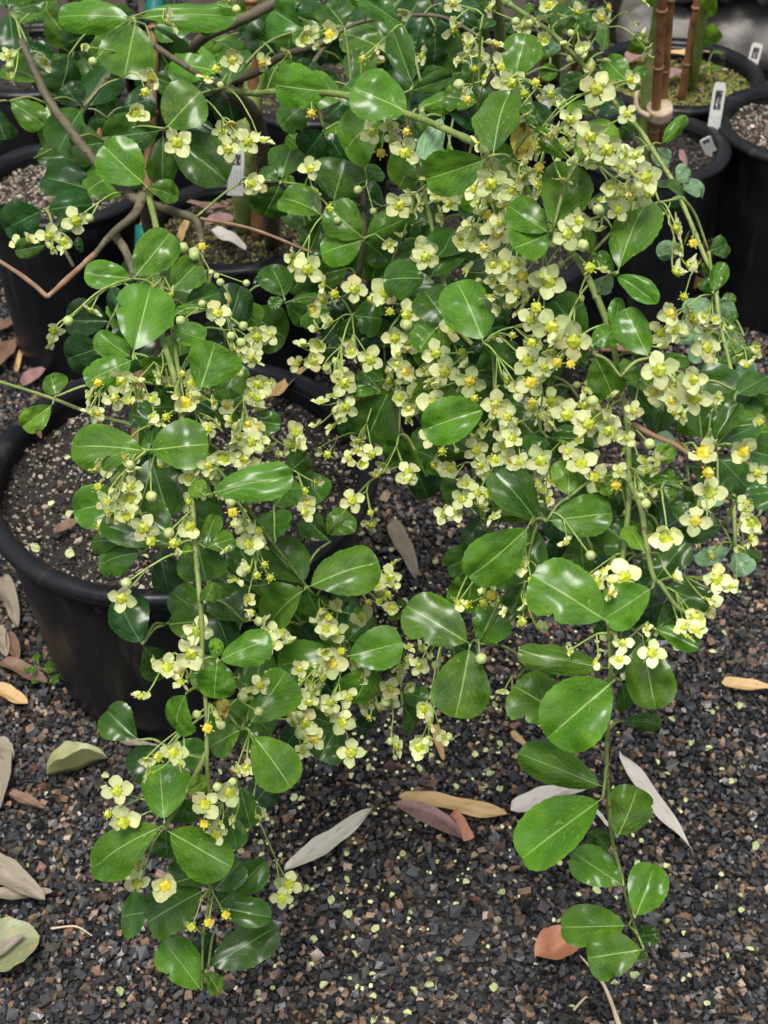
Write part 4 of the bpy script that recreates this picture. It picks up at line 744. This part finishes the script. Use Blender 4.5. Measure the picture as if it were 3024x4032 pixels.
# crowded blooms behind the surveyed ones, where the clusters are dense
for pl in 'AB':
    src = [q for q in cl[pl] if q[3] in 'fs' and q[2] > 54]
    for x, y, z, t in src:
        nb = sum(1 for q in src if math.hypot(q[0] - x, q[1] - y) < 150)
        if nb >= 4 and rfw.random() < (.38 if 1150 < x < 2000 and y < 1900 else .58):
            a = rfw.uniform(0, 6.28); q = z * rfw.uniform(.55, .85)
            cl[pl].append((x + q * math.cos(a), y + q * math.sin(a), z * rfw.uniform(.8, .98), 'X'))
ctr = {k: 0 for k in ROOT}
for pl, lst in cl.items():
    o = ROOT[pl].location; arr = np.array([tuple(p) for p in NET[pl]])
    todo = sorted(lst, key=lambda q: q[1])
    while todo:
        s0 = todo.pop(0); grp = [s0]
        near = sorted((q for q in todo if math.hypot(q[0] - s0[0], q[1] - s0[1]) < 125), key=lambda q: math.hypot(q[0] - s0[0], q[1] - s0[1]))[:4]
        for q in near: todo.remove(q); grp.append(q)
        pts = []
        for x, y, z, t in grp:
            inner = t in 'BX'; ex = t == 'X'; t = {'B': 'b', 'X': 'f'}.get(t, t)
            back = .07 if (z < 49 and t != 'b' and t != 'o') else 0
            d = depth(pl, x, y) - .016 + rfw.uniform(-.012, .012) + back + (.050 if ex else .06 if inner else 0)
            pts.append((P(x, y, d), z * d / FPX * (1.08 if t in 'fs' else 1.05), t + ('x' if ex else '')))
        cen = sum((p for p, _, _ in pts), Vector()) / len(pts)
        k = int(((arr - np.array(cen + Vector((0, .03, 0)))) ** 2).sum(1).argmin()); anc = Vector(arr[k])
        to = anc - cen; J = cen + to * min(.55, .022 / max(to.length, .001)) + Vector((0, .006, .004))
        V, F = [], []
        tube(catmull([anc, anc.lerp(J, .5) + Vector((0, 0, .10 * (anc - J).length)), J], 4), .00085, .00075, 5, V=V, F=F)
        fl_o = []
        for p, D, t in pts:
            view = (CAM - p).normalized()
            if t[0] == 's' or (t == 'fx' and rfw.random() < .45):
                ang = rfw.uniform(0, 6.28); nrm = (view * rfw.uniform(.15, .55) + RT * math.cos(ang) + UP * (math.sin(ang) * .8 + .25)).normalized()
            else:
                nrm = (view + RT * rfw.uniform(-.35, .35) + UP * rfw.uniform(-.25, .35)).normalized()
            bk = p - nrm * (D * .10 if t != 'b' else D * .4)
            tube(catmull([J, J.lerp(bk, .6) - nrm * D * .10, bk], 3), .00065, .0006, 5, V=V, F=F)
            fl_o.append((p, D, t, nrm))
        so_ = put('flower_stalk', mesh('flower_stalk', [v - o for v in V], F, M['stalk']), ROOT[pl])
        for p, D, t, nrm in fl_o:
            rot = nrm.to_track_quat('Z', 'Y').to_matrix().to_4x4()
            spin = Matrix.Rotation(rfw.uniform(0, 6.28), 4, 'Z')
            if t == 'b':
                put('flower_bud', rfw.choice(BUD), ROOT[pl], Matrix.Translation(p - o) @ rot @ spin @ Matrix.Diagonal((D, D, D * rfw.uniform(.85, 1.1), 1))); continue
            sc_ = D * (1.0 if t != 'o' else 1.85)
            m = Matrix.Translation(p - o) @ rot @ spin @ Matrix.Diagonal((sc_, sc_, sc_, 1))
            big = t == 'fx' or ctr[pl] >= 296; dm = rfw.choice(RIPE if rfw.random() < (.35 if t == 'o' else .10) else DISC)
            if big: EXTRAF[pl].append((dm, m)); f = None
            else: f = put('flower', dm, ROOT[pl], m); ctr[pl] += 1
            if t == 'o' and big: continue
            if t == 'o': tag(f, 'flower that has dropped its petals'); continue
            lift = rfw.uniform(-.35, .35) if rfw.random() < .7 else rfw.uniform(.5, 1.0)
            for k in range(4):
                if rfw.random() < .05: continue
                a = math.pi / 2 * k + rfw.uniform(-.13, .13); s_ = rfw.uniform(.37, .45)
                pm = Matrix.Rotation(a, 4, 'Z') @ Matrix.Translation((0, .115, -.01)) @ Matrix.Rotation(lift + rfw.uniform(-.4, .4), 4, 'X') @ Matrix.Rotation(rfw.uniform(-.3, .3), 4, 'Y') @ Matrix.Diagonal((s_ * rfw.uniform(.9, 1.1), s_, s_, 1))
                if big: EXTRAF[pl].append((rfw.choice(PET), m @ pm))
                else: put('petal', rfw.choice(PET), f, pm)
for k in ROOT:
    if EXTRA[k]: merged('inner_leaves', EXTRA[k], ROOT[k], 0)
    if EXTRAF[k]: merged('crowded_flowers', EXTRAF[k], ROOT[k], 0)

# ------------------------------------------------------------------ canes, tags, ties
def cane(p0, p1, r, label, split=False):
    root = empty('bamboo_cane', p0, label, 'cane', 'bamboo canes'); ax = p1 - p0; L = ax.length; n = max(8, int(L / .02))
    V, F = [], []; pts = [ax * (i / n) for i in range(n + 1)]
    tube(pts, r, r * .85, 12, .06, V=V, F=F); put('cane_body', mesh('cane', V, F, M['bamboo']), root)
    k = .07
    while k < L:
        c = ax * (k / L); d = ax.normalized() * .0022
        V, F = tube([c - d * 1.2, c - d * .3, c + d * .3, c + d * 1.2], r * 1.04, r * 1.04, 12)
        V = [c + (v - c) * (1.0 if i // 12 in (0, 3) else 1.10) for i, v in enumerate(V)]
        put('cane_joint', mesh('joint', V, F, M['bamboo']), root); k += random.uniform(.09, .15)
    return root
def band(name, c, ax, r, h, mat, label, cat, parent=None):
    ax = ax.normalized(); V, F = tube([ax * (h * t) for t in (-.5, -.25, 0, .25, .5)], r, r * 1.01, 16, .08)
    o = put(name, mesh(name, V, F, mat), loc=c); return tag(o, label, cat)
c0 = Vector((px2x(535, 1.40, .24), 1.40, .235)); c1 = P(560, 600, 1.62) 
c1 = P(615, -60, 1.74)
cane(c0, c1, .0078, 'brown bamboo cane standing in the big squat pot beside the trunk')
pt = c0 + (c1 - c0) * .50
band('plant_tie', c0 + (c1 - c0) * .46, c1 - c0, .0125, .05, M['teal'], 'teal plastic tie on the cane just under the forked bare wood', 'tie')
band('plant_tie', c0 + (c1 - c0) * .955, c1 - c0, .0115, .035, M['teal'], 'teal plastic tie near the top of the cane, at the upper edge', 'tie')
def at_pot(p, px, dy): 
    return Vector((px2x(px, p['y'] + dy, soil_top(p)), p['y'] + dy, soil_top(p) - .01))
def up_cane(p, px, dy, tpx, tpy, td, r, label):
    a = at_pot(p, px, dy); b = P(tpx, tpy, td); return a, b, cane(a, b, r, label)
a, b, _ = up_cane(POTS[3], 2572, -.01, 2615, -120, 1.98, .0072, 'thick tied bamboo cane, front one of the pair in the tagged pot')
a2, b2, _ = up_cane(POTS[3], 2600, .012, 2650, -120, 2.01, .0058, 'thinner bamboo cane pressed behind the thick one in the tagged pot')
t = a + (b - a) * .30
band('raffia_tie', t + Vector((.006, .004, 0)), b - a, .0185, .020, M['raffia'], 'pale raffia tie knotted round the pair of canes', 'tie')
V, F = tube(catmull([Vector((-.012, -.01, 0)), Vector((-.028, -.018, .012)), Vector((-.034, -.018, .03)), Vector((-.031, -.014, .045))], 4), .005, .002, 8, .3)
tag(put('raffia_knot', mesh('raffia_knot', V, F, M['raffia']), loc=t), 'loose raffia end sticking out beside the pair of canes', 'tie')
up_cane(POTS[4], 2682, -.04, 2765, -120, 2.36, .0068, 'dark slanting bamboo cane in the wide mossy pot')
up_cane(POTS[9], 2255, -.06, 2300, -120, 2.20, .0075, 'bamboo cane in the back pot right of the flower mass')
up_cane(POTS[9], 2140, -.09, 2170, -120, 2.15, .0085, 'broad bamboo cane close to the slim shrub stem')
up_cane(POTS[2], 1010, .0, 985, -120, 1.92, .0085, 'bamboo cane rising behind the horizontal branch from the leaf-strewn pot')
up_cane(POTS[1], 375, .0, 410, 60, 2.2, .0075, 'yellowish cane rising from the gritty pot at the left')
def young_stem(p, px, dy, pts, r, label):
    rt = empty('young_tree', at_pot(p, px, dy), label, 'young tree')
    c = catmull([Vector((0, 0, 0))] + [P(*q) - rt.location for q in pts], 8); V, F = tube(c, r, r * .75, 10, .12)
    put('trunk', mesh('trunk', V, F, M['green_stem']), rt)
    for q in range(3):
        s = c[int(len(c) * (.55 + .17 * q))]; a = Vector((random.uniform(-1, 1), random.uniform(-.6, .2), .5)).normalized()
        m, _ = frame(a, (CAM - rt.location - s).normalized(), .03, .05, .04, s); put('leaf', LEAF['y'][q], rt, m)
young_stem(POTS[3], 2545, -.005, [(2550, 380, 2.18), (2590, 100, 2.1), (2620, -150, 2.0)], .012, 'green stem growing beside the pair of tied canes')
young_stem(POTS[4], 2720, .0, [(2745, 220, 2.45), (2800, -150, 2.3)], .0095, 'greenish stem leaning right in the wide mossy pot')
young_stem(POTS[9], 2180, -.03, [(2190, 150, 2.3), (2230, -150, 2.2)], .012, 'smooth olive stem in the back pot beside the canes')
young_stem(POTS[2], 965, .03, [(960, 600, 2.03), (1020, 200, 2.0), (1030, -120, 1.95)], .016, 'stout mossy stem in the pot with dry pink leaves')
def tagmat():
    m, t, n, b = newmat('tag_print'); N = NT(t); uv = N('ShaderNodeUVMap').outputs[0]
    sp = N('ShaderNodeSeparateXYZ', {0: uv}); x, y = sp.outputs[0], sp.outputs[1]
    nz = N('ShaderNodeTexNoise', {'Vector': uv, 'Scale': 9, 'Detail': 3}).outputs['Fac']
    blot = N.m('MULTIPLY', N.m('MULTIPLY', N.rng(y, .66, .67, 0, 1), N.rng(y, .90, .91, 1, 0)), N.m('MULTIPLY', N.rng(x, .22, .24, 0, 1), N.rng(x, .78, .80, 1, 0)))
    blot = N.m('MULTIPLY', blot, N.rng(nz, .40, .46, 0, 1))
    ln = N.m('MULTIPLY', N.m('GREATER_THAN', N.m('SINE', N.m('MULTIPLY', x, 34)), .55), N.m('MULTIPLY', N.rng(y, .12, .13, 0, 1), N.rng(y, .58, .60, 1, 0)))
    ln = N.m('MULTIPLY', ln, N.rng(N('ShaderNodeTexNoise', {'Vector': N('ShaderNodeMapping', {'Vector': uv, 'Scale': (6, 60, 1)}).outputs[0], 'Scale': 1.0}).outputs['Fac'], .42, .5, 0, .55))
    col = N.mix(N.m('MAXIMUM', blot, ln), N.mix(nz, (.50, .50, .46), (.62, .62, .58)), (.02, .02, .02))
    N.link(col, b.inputs['Base Color']); b.inputs['Roughness'].default_value = .4; return m
TM = tagmat()
def plant_tag(top, bot, wpx, label):
    a = top - bot; L = a.length; view = (CAM - bot).normalized(); s = a.normalized().cross(view).normalized(); n = s.cross(a.normalized()) * .0009
    W = wpx; prof = [(-.5, 0), (.5, 0), (.5, .93), (.38, 1), (-.38, 1), (-.5, .93)]
    V = [s * (x * W) + a * y + n for x, y in prof] + [s * (x * W) + a * y - n for x, y in prof]
    U = [(x + .5, y) for x, y in prof] * 2
    F = [(0, 1, 2, 3, 4, 5), (11, 10, 9, 8, 7, 6)] + [(i, i + 6, (i + 1) % 6 + 6, (i + 1) % 6) for i in range(6)]
    o = put('plant_tag', mesh('plant_tag', V, F, TM, False, U), loc=bot); tag(o, label, 'plant tag', 'white plastic plant tags')
plant_tag(P(2838, 325, 2.25), P(2788, 640, 2.30), .0185, 'tall white plant tag standing in the pot second from the right edge')
plant_tag(P(2985, 170, 2.55), P(2935, 350, 2.58), .0185, 'white plant tag leaning at the rim of the wide mossy pot')
plant_tag(P(930, 590, 1.98), P(926, 770, 2.0), .0215, 'white printed plant tag in the pot with dry pink leaves')
plant_tag(P(800, 225, 1.95), P(812, 330, 1.97), .0150, 'small white tag half hidden by leaves in the upper left')
plant_tag(P(2160, 340, 2.25), P(2135, 500, 2.28), .0150, 'white tag behind the flowers, left of the olive stem')
plant_tag(P(2775, 545, 2.15), P(2800, 600, 2.17), .0170, 'short broken white tag beside the tall tag')

# ------------------------------------------------------------------ fallen leaves
def lance_mesh(mat, seed, wide=.22, curl=.2, fold=.3, broad=False, wave=.03):
    r = random.Random(seed); V, U, F = [], [], []; NV, NU = 20, 8; ph = [r.uniform(0, 6) for _ in range(4)]
    for j in range(NV + 1):
        v = j / NV
        h = (max(0, math.sin(math.pi * v ** (.70 if not broad else .9))) ** (.50 if not broad else .62)) * .5 * (1 + .05 * math.sin(23 * v + ph[2]) * r.random())
        bend = curl * .35 * math.sin(math.pi * v) * (1 if seed % 2 else -1)
        for i in range(NU + 1):
            u = -1 + 2 * i / NU
            V.append((u * h * wide + bend * .3, v - .5, abs(u) * h * fold * wide * 2 + curl * (v - .5) ** 2 + wave * math.sin(7 * v + ph[0]) * (u * .6 + .4) + wave * .5 * math.sin(13 * v + ph[1] + u * 2)))
            U.append((u * h + .5, v))
    for j in range(NV):
        for i in range(NU): a = j * (NU + 1) + i; F.append((a, a + 1, a + NU + 2, a + NU + 1))
    return mesh('fallen_leaf', V, F, mat, True, U)
def fallen(x0, y0, x1, y1, wpx, mat, label, z=.0125, curl=.15, fold=.3, broad=False, seed=0, roll=0, wave=.03, cat='fallen leaf', group='fallen leaves on the ground'):
    A, B = G(x0, y0, z), G(x1, y1, z); a = B - A; L = a.length
    dpt = (A - CAM).dot(FW); wd = wpx * dpt / FPX / (.75 if abs(a.normalized().x) > .6 else 1.0)
    n0 = Matrix.Rotation(roll, 4, a.normalized()) @ Vector((0, 0, 1))
    m, s = frame(a, n0, 1, 1, 1, (A + B) / 2 + Vector((0, 0, .004)))
    me = lance_mesh(M[mat], seed, wd / L, curl, fold, broad, wave)
    m = m @ Matrix.Diagonal((L, L, L, 1))
    o = put('fallen_leaf', me, None, m); tag(o, label, cat, group); return o
fallen(1120, 3446, 1470, 3193, 62, 'cream', 'long cream bamboo leaf wet with drops, beside the lowest left flowers', curl=.05, fold=.15, seed=1)
fallen(1567, 3150, 2005, 3222, 60, 'tan', 'yellow tan bamboo leaf lying under the pinkish folded leaf', curl=.08, fold=.2, seed=2)
fold_root = empty('fallen_leaf', G(1700, 3240, .012), 'pinkish brown folded leaf with a red tip lying on the tan leaf', 'fallen leaf', 'fallen leaves on the ground')
def leafplate(pix, zs, mat, ridge):
    pts = [G(x, y, z) - fold_root.location for (x, y), z in zip(pix, zs)]; n = len(pts); c = sum(pts, Vector()) / n + Vector((0, 0, ridge))
    mn, mx = min(p[0] for p in pix), max(p[0] for p in pix); my, My = min(p[1] for p in pix), max(p[1] for p in pix)
    V = pts + [p.lerp(c, .5) + Vector((0, 0, ridge * .4)) for p in pts] + [c]; F = []
    for k in range(n): k2 = (k + 1) % n; F += [(k, n + k, n + k2, k2), (n + k, 2 * n, n + k2)]
    U = [((x - mn) / (mx - mn), (y - my) / (My - my)) for x, y in pix]; cu = (.5, .5); U = U + [((u + .5) / 2, (v + .5) / 2) for u, v in U] + [cu]
    return mesh('leaf_blade', V, F, M[mat], True, U)
put('leaf_blade', leafplate([(1545, 3158), (1590, 3150), (1650, 3155), (1710, 3175), (1765, 3210), (1800, 3245), (1818, 3290), (1822, 3302), (1770, 3285), (1700, 3255), (1620, 3215), (1570, 3180)], [.022, .028, .034, .038, .040, .038, .030, .024, .017, .016, .016, .017], 'pink', .006), fold_root)
tag(put('leaf_tip', leafplate([(1770, 3210), (1798, 3180), (1830, 3220), (1868, 3296), (1850, 3308), (1825, 3312), (1812, 3270), (1795, 3235)], [.024, .038, .028, .020, .017, .018, .027, .030], 'orange', .002), fold_root), 'reddish tip folded out beyond the pinkish blade')
fallen(2437, 2980, 2723, 3368, 62, 'white', 'long whitish bamboo leaf right of the hanging right branch', curl=.05, fold=.15, seed=4)
fallen(2009, 3199, 2330, 3090, 70, 'white', 'white dry bamboo leaf half under the hanging right branch', curl=.05, fold=.2, seed=5)
fallen(2330, 3190, 2400, 3270, 20, 'white', 'short white leaf scrap behind the hanging right stem', seed=6)
fallen(2105, 3790, 2300, 3700, 110, 'orange', 'salmon orange leaf below the last leaves of the right branch', broad=True, curl=.25, fold=.35, seed=8, wave=.05)
fallen(2838, 2702, 3060, 2725, 45, 'tan', 'pale tan bamboo leaf at the right edge', curl=.1, seed=9)
fallen(1540, 2060, 1642, 2286, 70, 'grey', 'pale grey bamboo leaf on the gravel beside the big squat pot', curl=.05, fold=.15, seed=10)
fallen(1714, 2868, 1747, 3010, 34, 'tan', 'narrow orange-tan leaf strip on gravel below the middle flowers', curl=.2, seed=11)
fallen(190, 3075, 425, 3010, 105, 'olive', 'olive brown curled leaf below the big squat pot', z=.012, broad=True, curl=.35, fold=.7, seed=12, roll=-.5)
fallen(-80, 3380, 180, 3560, 80, 'grey', 'pale bamboo sheath entering from the left edge', z=.016, curl=.05, seed=13)
fallen(-60, 3540, 215, 3525, 46, 'grey', 'greyish leaf crossing under the pale bamboo sheath', curl=.05, seed=14)
fallen(20, 2960, -10, 3210, 85, 'grey', 'grey dry leaf at the left edge below the pot', curl=.1, seed=15)
fallen(40, 3135, 175, 3195, 34, 'brown', 'rusty brown strip near the left edge', curl=.1, seed=16)
fallen(-90, 3790, 160, 3700, 190, 'lime', 'large yellow-green leaf with an orange rim at the lower left edge', broad=True, curl=.15, fold=.2, seed=17)
fallen(-60, 3800, 100, 3690, 34, 'grey', 'thin grey sheath lying on the large yellow-green leaf', z=.022, curl=.05, seed=18)
fallen(18, 2277, 75, 2480, 60, 'grey', 'grey upright leaf between the big pot and the left edge', curl=.08, seed=19)
fallen(-10, 2480, 30, 2600, 55, 'grey', 'small grey leaf at the left edge beside the big pot', seed=20)
fallen(40, 2500, 75, 2615, 50, 'brown', 'brown leaf tucked beside the grey one left of the big pot', broad=True, seed=21)
fallen(5, 2615, 190, 2700, 52, 'brown', 'flat brown leaf near the foot of the big pot', curl=.05, seed=22)
fallen(-20, 2715, 112, 2785, 50, 'tan', 'tan brown leaf at the left edge below the flat brown one', seed=23)
fallen(470, 2925, 640, 2965, 30, 'grey', 'slim grey leaf against the front foot of the big pot', curl=.1, seed=24)
fallen(640, 2960, 760, 3000, 30, 'grey', 'slim grey leaf behind the left hanging stem', curl=.1, seed=25)
fallen(-20, 2930, 50, 3010, 60, 'grey', 'grey leaf tip at the left edge under the pot', seed=26)
fallen(-30, 1315, 95, 1270, 45, 'brown', 'russet leaf on the dark soil by the left edge', seed=27)
fallen(-30, 1480, 60, 1350, 90, 'brown', 'dark brown broad leaf by the left edge behind the big pot', broad=True, seed=28)
fallen(90, 1530, 180, 1460, 70, 'pink', 'reddish brown leaf just behind the left rim of the big pot', broad=True, seed=29)
fallen(65, 1480, 100, 1350, 20, 'tan', 'curled thin tan leaf left of the pots', seed=30)
fallen(2362, 1395, 2510, 1380, 50, 'brown', 'red-brown leaf on the ground behind the right stem', seed=31)
fallen(2700, 1160, 2770, 1110, 70, 'orange', 'rust coloured leaf standing against the right pots', broad=True, seed=32)
fallen(2012, 2892, 2090, 2970, 30, 'tan', 'small tan leaf partly under the big right leaves', seed=33)
fallen(2170, 1560, 2290, 1525, 24, 'grey', 'thin grey leaf on gravel at the foot of the middle pot', seed=34)
fallen(2360, 1850, 2470, 1870, 30, 'pink', 'pale pink strip behind the right stem', seed=35)
fallen(2925, 1250, 3060, 1290, 16, 'brown', 'brown twiglet of leaf at the foot of the right-edge pot', seed=36)
fallen(2000, 3440, 2050, 3420, 16, 'brown', 'tiny brown leaf scrap left of the lowest right leaves', seed=37)
gs = 'dry leaves on the potting soil'
z0 = soil_top(POTS[0]) + .012
fallen(1050, 1612, 1212, 1480, 50, 'tan', 'curled tan leaf on the soil at the far rim of the big pot', z=z0 + .015, curl=.5, fold=.5, seed=40, group=gs)
fallen(215, 2110, 320, 2060, 40, 'brown', 'grey-brown torn leaf on the soil of the big pot', z=z0, broad=True, seed=41, group=gs)
fallen(120, 1665, 165, 1740, 30, 'brown', 'small rust flake on the soil of the big pot', z=z0, seed=42, group=gs)
z2_ = soil_top(POTS[2]) + .012
fallen(808, 905, 925, 870, 62, 'pink', 'dusty pink broad leaf on the mossy soil', z=z2_, broad=True, seed=43, group=gs)
fallen(838, 920, 970, 1000, 45, 'white', 'pale pinkish leaf beside the dusty pink one', z=z2_ + .004, seed=44, group=gs)
fallen(735, 815, 930, 838, 30, 'brown', 'long brown leaf below the printed tag', z=z2_, seed=45, group=gs)
fallen(710, 965, 745, 868, 35, 'tan', 'upright tan leaf next to the thick bare branch', z=z2_, seed=46, group=gs)
z4_ = soil_top(POTS[4]) + .012
fallen(2625, 225, 2795, 220, 34, 'tan', 'tan leaf behind the canes on the wide mossy pot', z=z4_, broad=True, seed=47, group=gs)
fallen(2715, 295, 2780, 270, 50, 'pink', 'brownish pink leaf right of the slanting cane', z=z4_, broad=True, seed=48, group=gs)
fallen(2470, 260, 2530, 220, 60, 'pink', 'dusky leaf left of the paired canes', z=z4_, broad=True, seed=49, group=gs)
fallen(2620, 320, 2690, 290, 45, 'pink', 'small dusky leaf between the canes', z=z4_, broad=True, seed=50, group=gs)
z3_ = soil_top(POTS[3]) + .014
fallen(2680, 605, 2700, 672, 26, 'pink', 'upright pale pink leaf in the tagged pot', z=z3_, seed=51, group=gs)
def stick(px0, px1, r0, r1, mat, label, z=.012):
    A, B = G(*px0, z), G(*px1, z); mid = (A + B) / 2 + Vector((.004, .004, .004))
    V, F = tube([p - A for p in catmull([A, mid, B], 8)], r0, r1, 7, .25)
    tag(put('dry_stick', mesh('dry_stick', V, F, M[mat]), loc=A), label, 'stick', 'dry sticks on the gravel')
stick((2283, 3762), (2440, 4040), .0009, .0026, 'raffia', 'pale tapering stick below the salmon orange leaf')
stick((200, 3656), (362, 3684), .0012, .0006, 'raffia', 'thin straw-coloured stick on gravel at the lower left')
stick((2258, 3978), (2315, 3928), .0014, .0008, 'raffia', 'short tan stick left of the pale tapering stick')
stick((1230, 3240), (1290, 3195), .0008, .0006, 'dead_twig', 'tiny reddish twig above the cream bamboo leaf')

# fallen petals
rp = random.Random(9); np_ = 0; seen = []
def drop(px, py, z, s):
    p = G(px, py, z)
    a = Vector((rp.uniform(-1, 1), rp.uniform(-1, 1), rp.uniform(-.25, .25))).normalized(); n0 = Vector((rp.uniform(-.7, .7), rp.uniform(-.7, .4), 1))
    m, _ = frame(a, n0, s * rp.uniform(.45, 1), s, s * rp.uniform(1, 2.2), p)
    tag(put('fallen_petal', rp.choice(PET), None, m), 'loose cream petal dropped on the wet gravel' if z < .1 else 'loose cream petal dropped on the potting soil', 'petal', 'petals fallen on the gravel' if z < .1 else 'petals fallen on the soil')
while np_ < 268:
    px, py = rp.uniform(0, 3024), rp.uniform(1950, 4032)
    wgt = math.exp(-((px - 1550) / 560) ** 2 - ((py - 2850) / 620) ** 2) + .30 * (px > 900) + .10
    if rp.random() > wgt: continue
    g = G(px, py, 0)
    if in_pot(g.x, g.y, .03): continue
    drop(px, py, .011, rp.uniform(.0045, .0100)); np_ += 1
k = 0
while k < 45:
    px, py = rp.uniform(0, 1400), rp.uniform(1450, 2250); g = G(px, py, z0)
    if math.hypot(g.x - POTS[0]['x'], g.y - POTS[0]['y']) > .195: continue
    drop(px, py, z0, rp.uniform(.006, .012)); k += 1
# crumbs of petals too small and many to count
V, F = [], []
for _ in range(420):
    px, py = rp.gauss(1560, 420), rp.gauss(2750, 480)
    if not (0 < py < 4032 and -50 < px < 3080): continue
    p = G(px, py, .009)
    if in_pot(p.x, p.y, .02): continue
    b = len(V); s = rp.uniform(.0012, .0030); a = rp.uniform(0, 6)
    for k in range(5): V.append(p + Vector((math.cos(a + k * 1.257) * s * rp.uniform(.5, 1.2), math.sin(a + k * 1.257) * s, rp.uniform(-.0006, .0012))))
    F.append(tuple(range(b, b + 5)))
tag(put('petal_crumbs', mesh('petal_crumbs', V, F, M['petal'])), 'tiny crumbs of petal strewn through the wet gravel', 'petals', kind='stuff')
# seedlings
def seedling(p, n, s, label):
    rt = empty('seedling', p, label, 'seedling', 'small weeds')
    for k in range(n):
        a = k * 2.4 + 1; h = Vector((math.cos(a) * .008, math.sin(a) * .006, .012 + .004 * k)) * s
        V, F = tube([Vector(), h * .6, h], .0006, .0005, 5); put('stalk', mesh('stalk', V, F, M['stalk']), rt)
        m, _ = frame(Vector((math.cos(a), math.sin(a), .1)), Vector((0, 0, 1)), .011 * s, .012 * s, .01 * s, h); put('leaf', LEAF['f'][k % 9], rt, m)
seedling(G(165, 2670, .002), 5, 1.0, 'little green weed at the left foot of the big squat pot')
seedling(G(190, 2710, .002), 3, .9, 'second tiny weed just below the first beside the big pot')
seedling(G(1600, 2470, .004), 5, 1.2, 'faint small weed on the gravel left of the middle leaf whorl')
seedling(G(2760, 330, z4_ - .006), 6, 1.6, 'pale green weed in the moss of the wide pot')
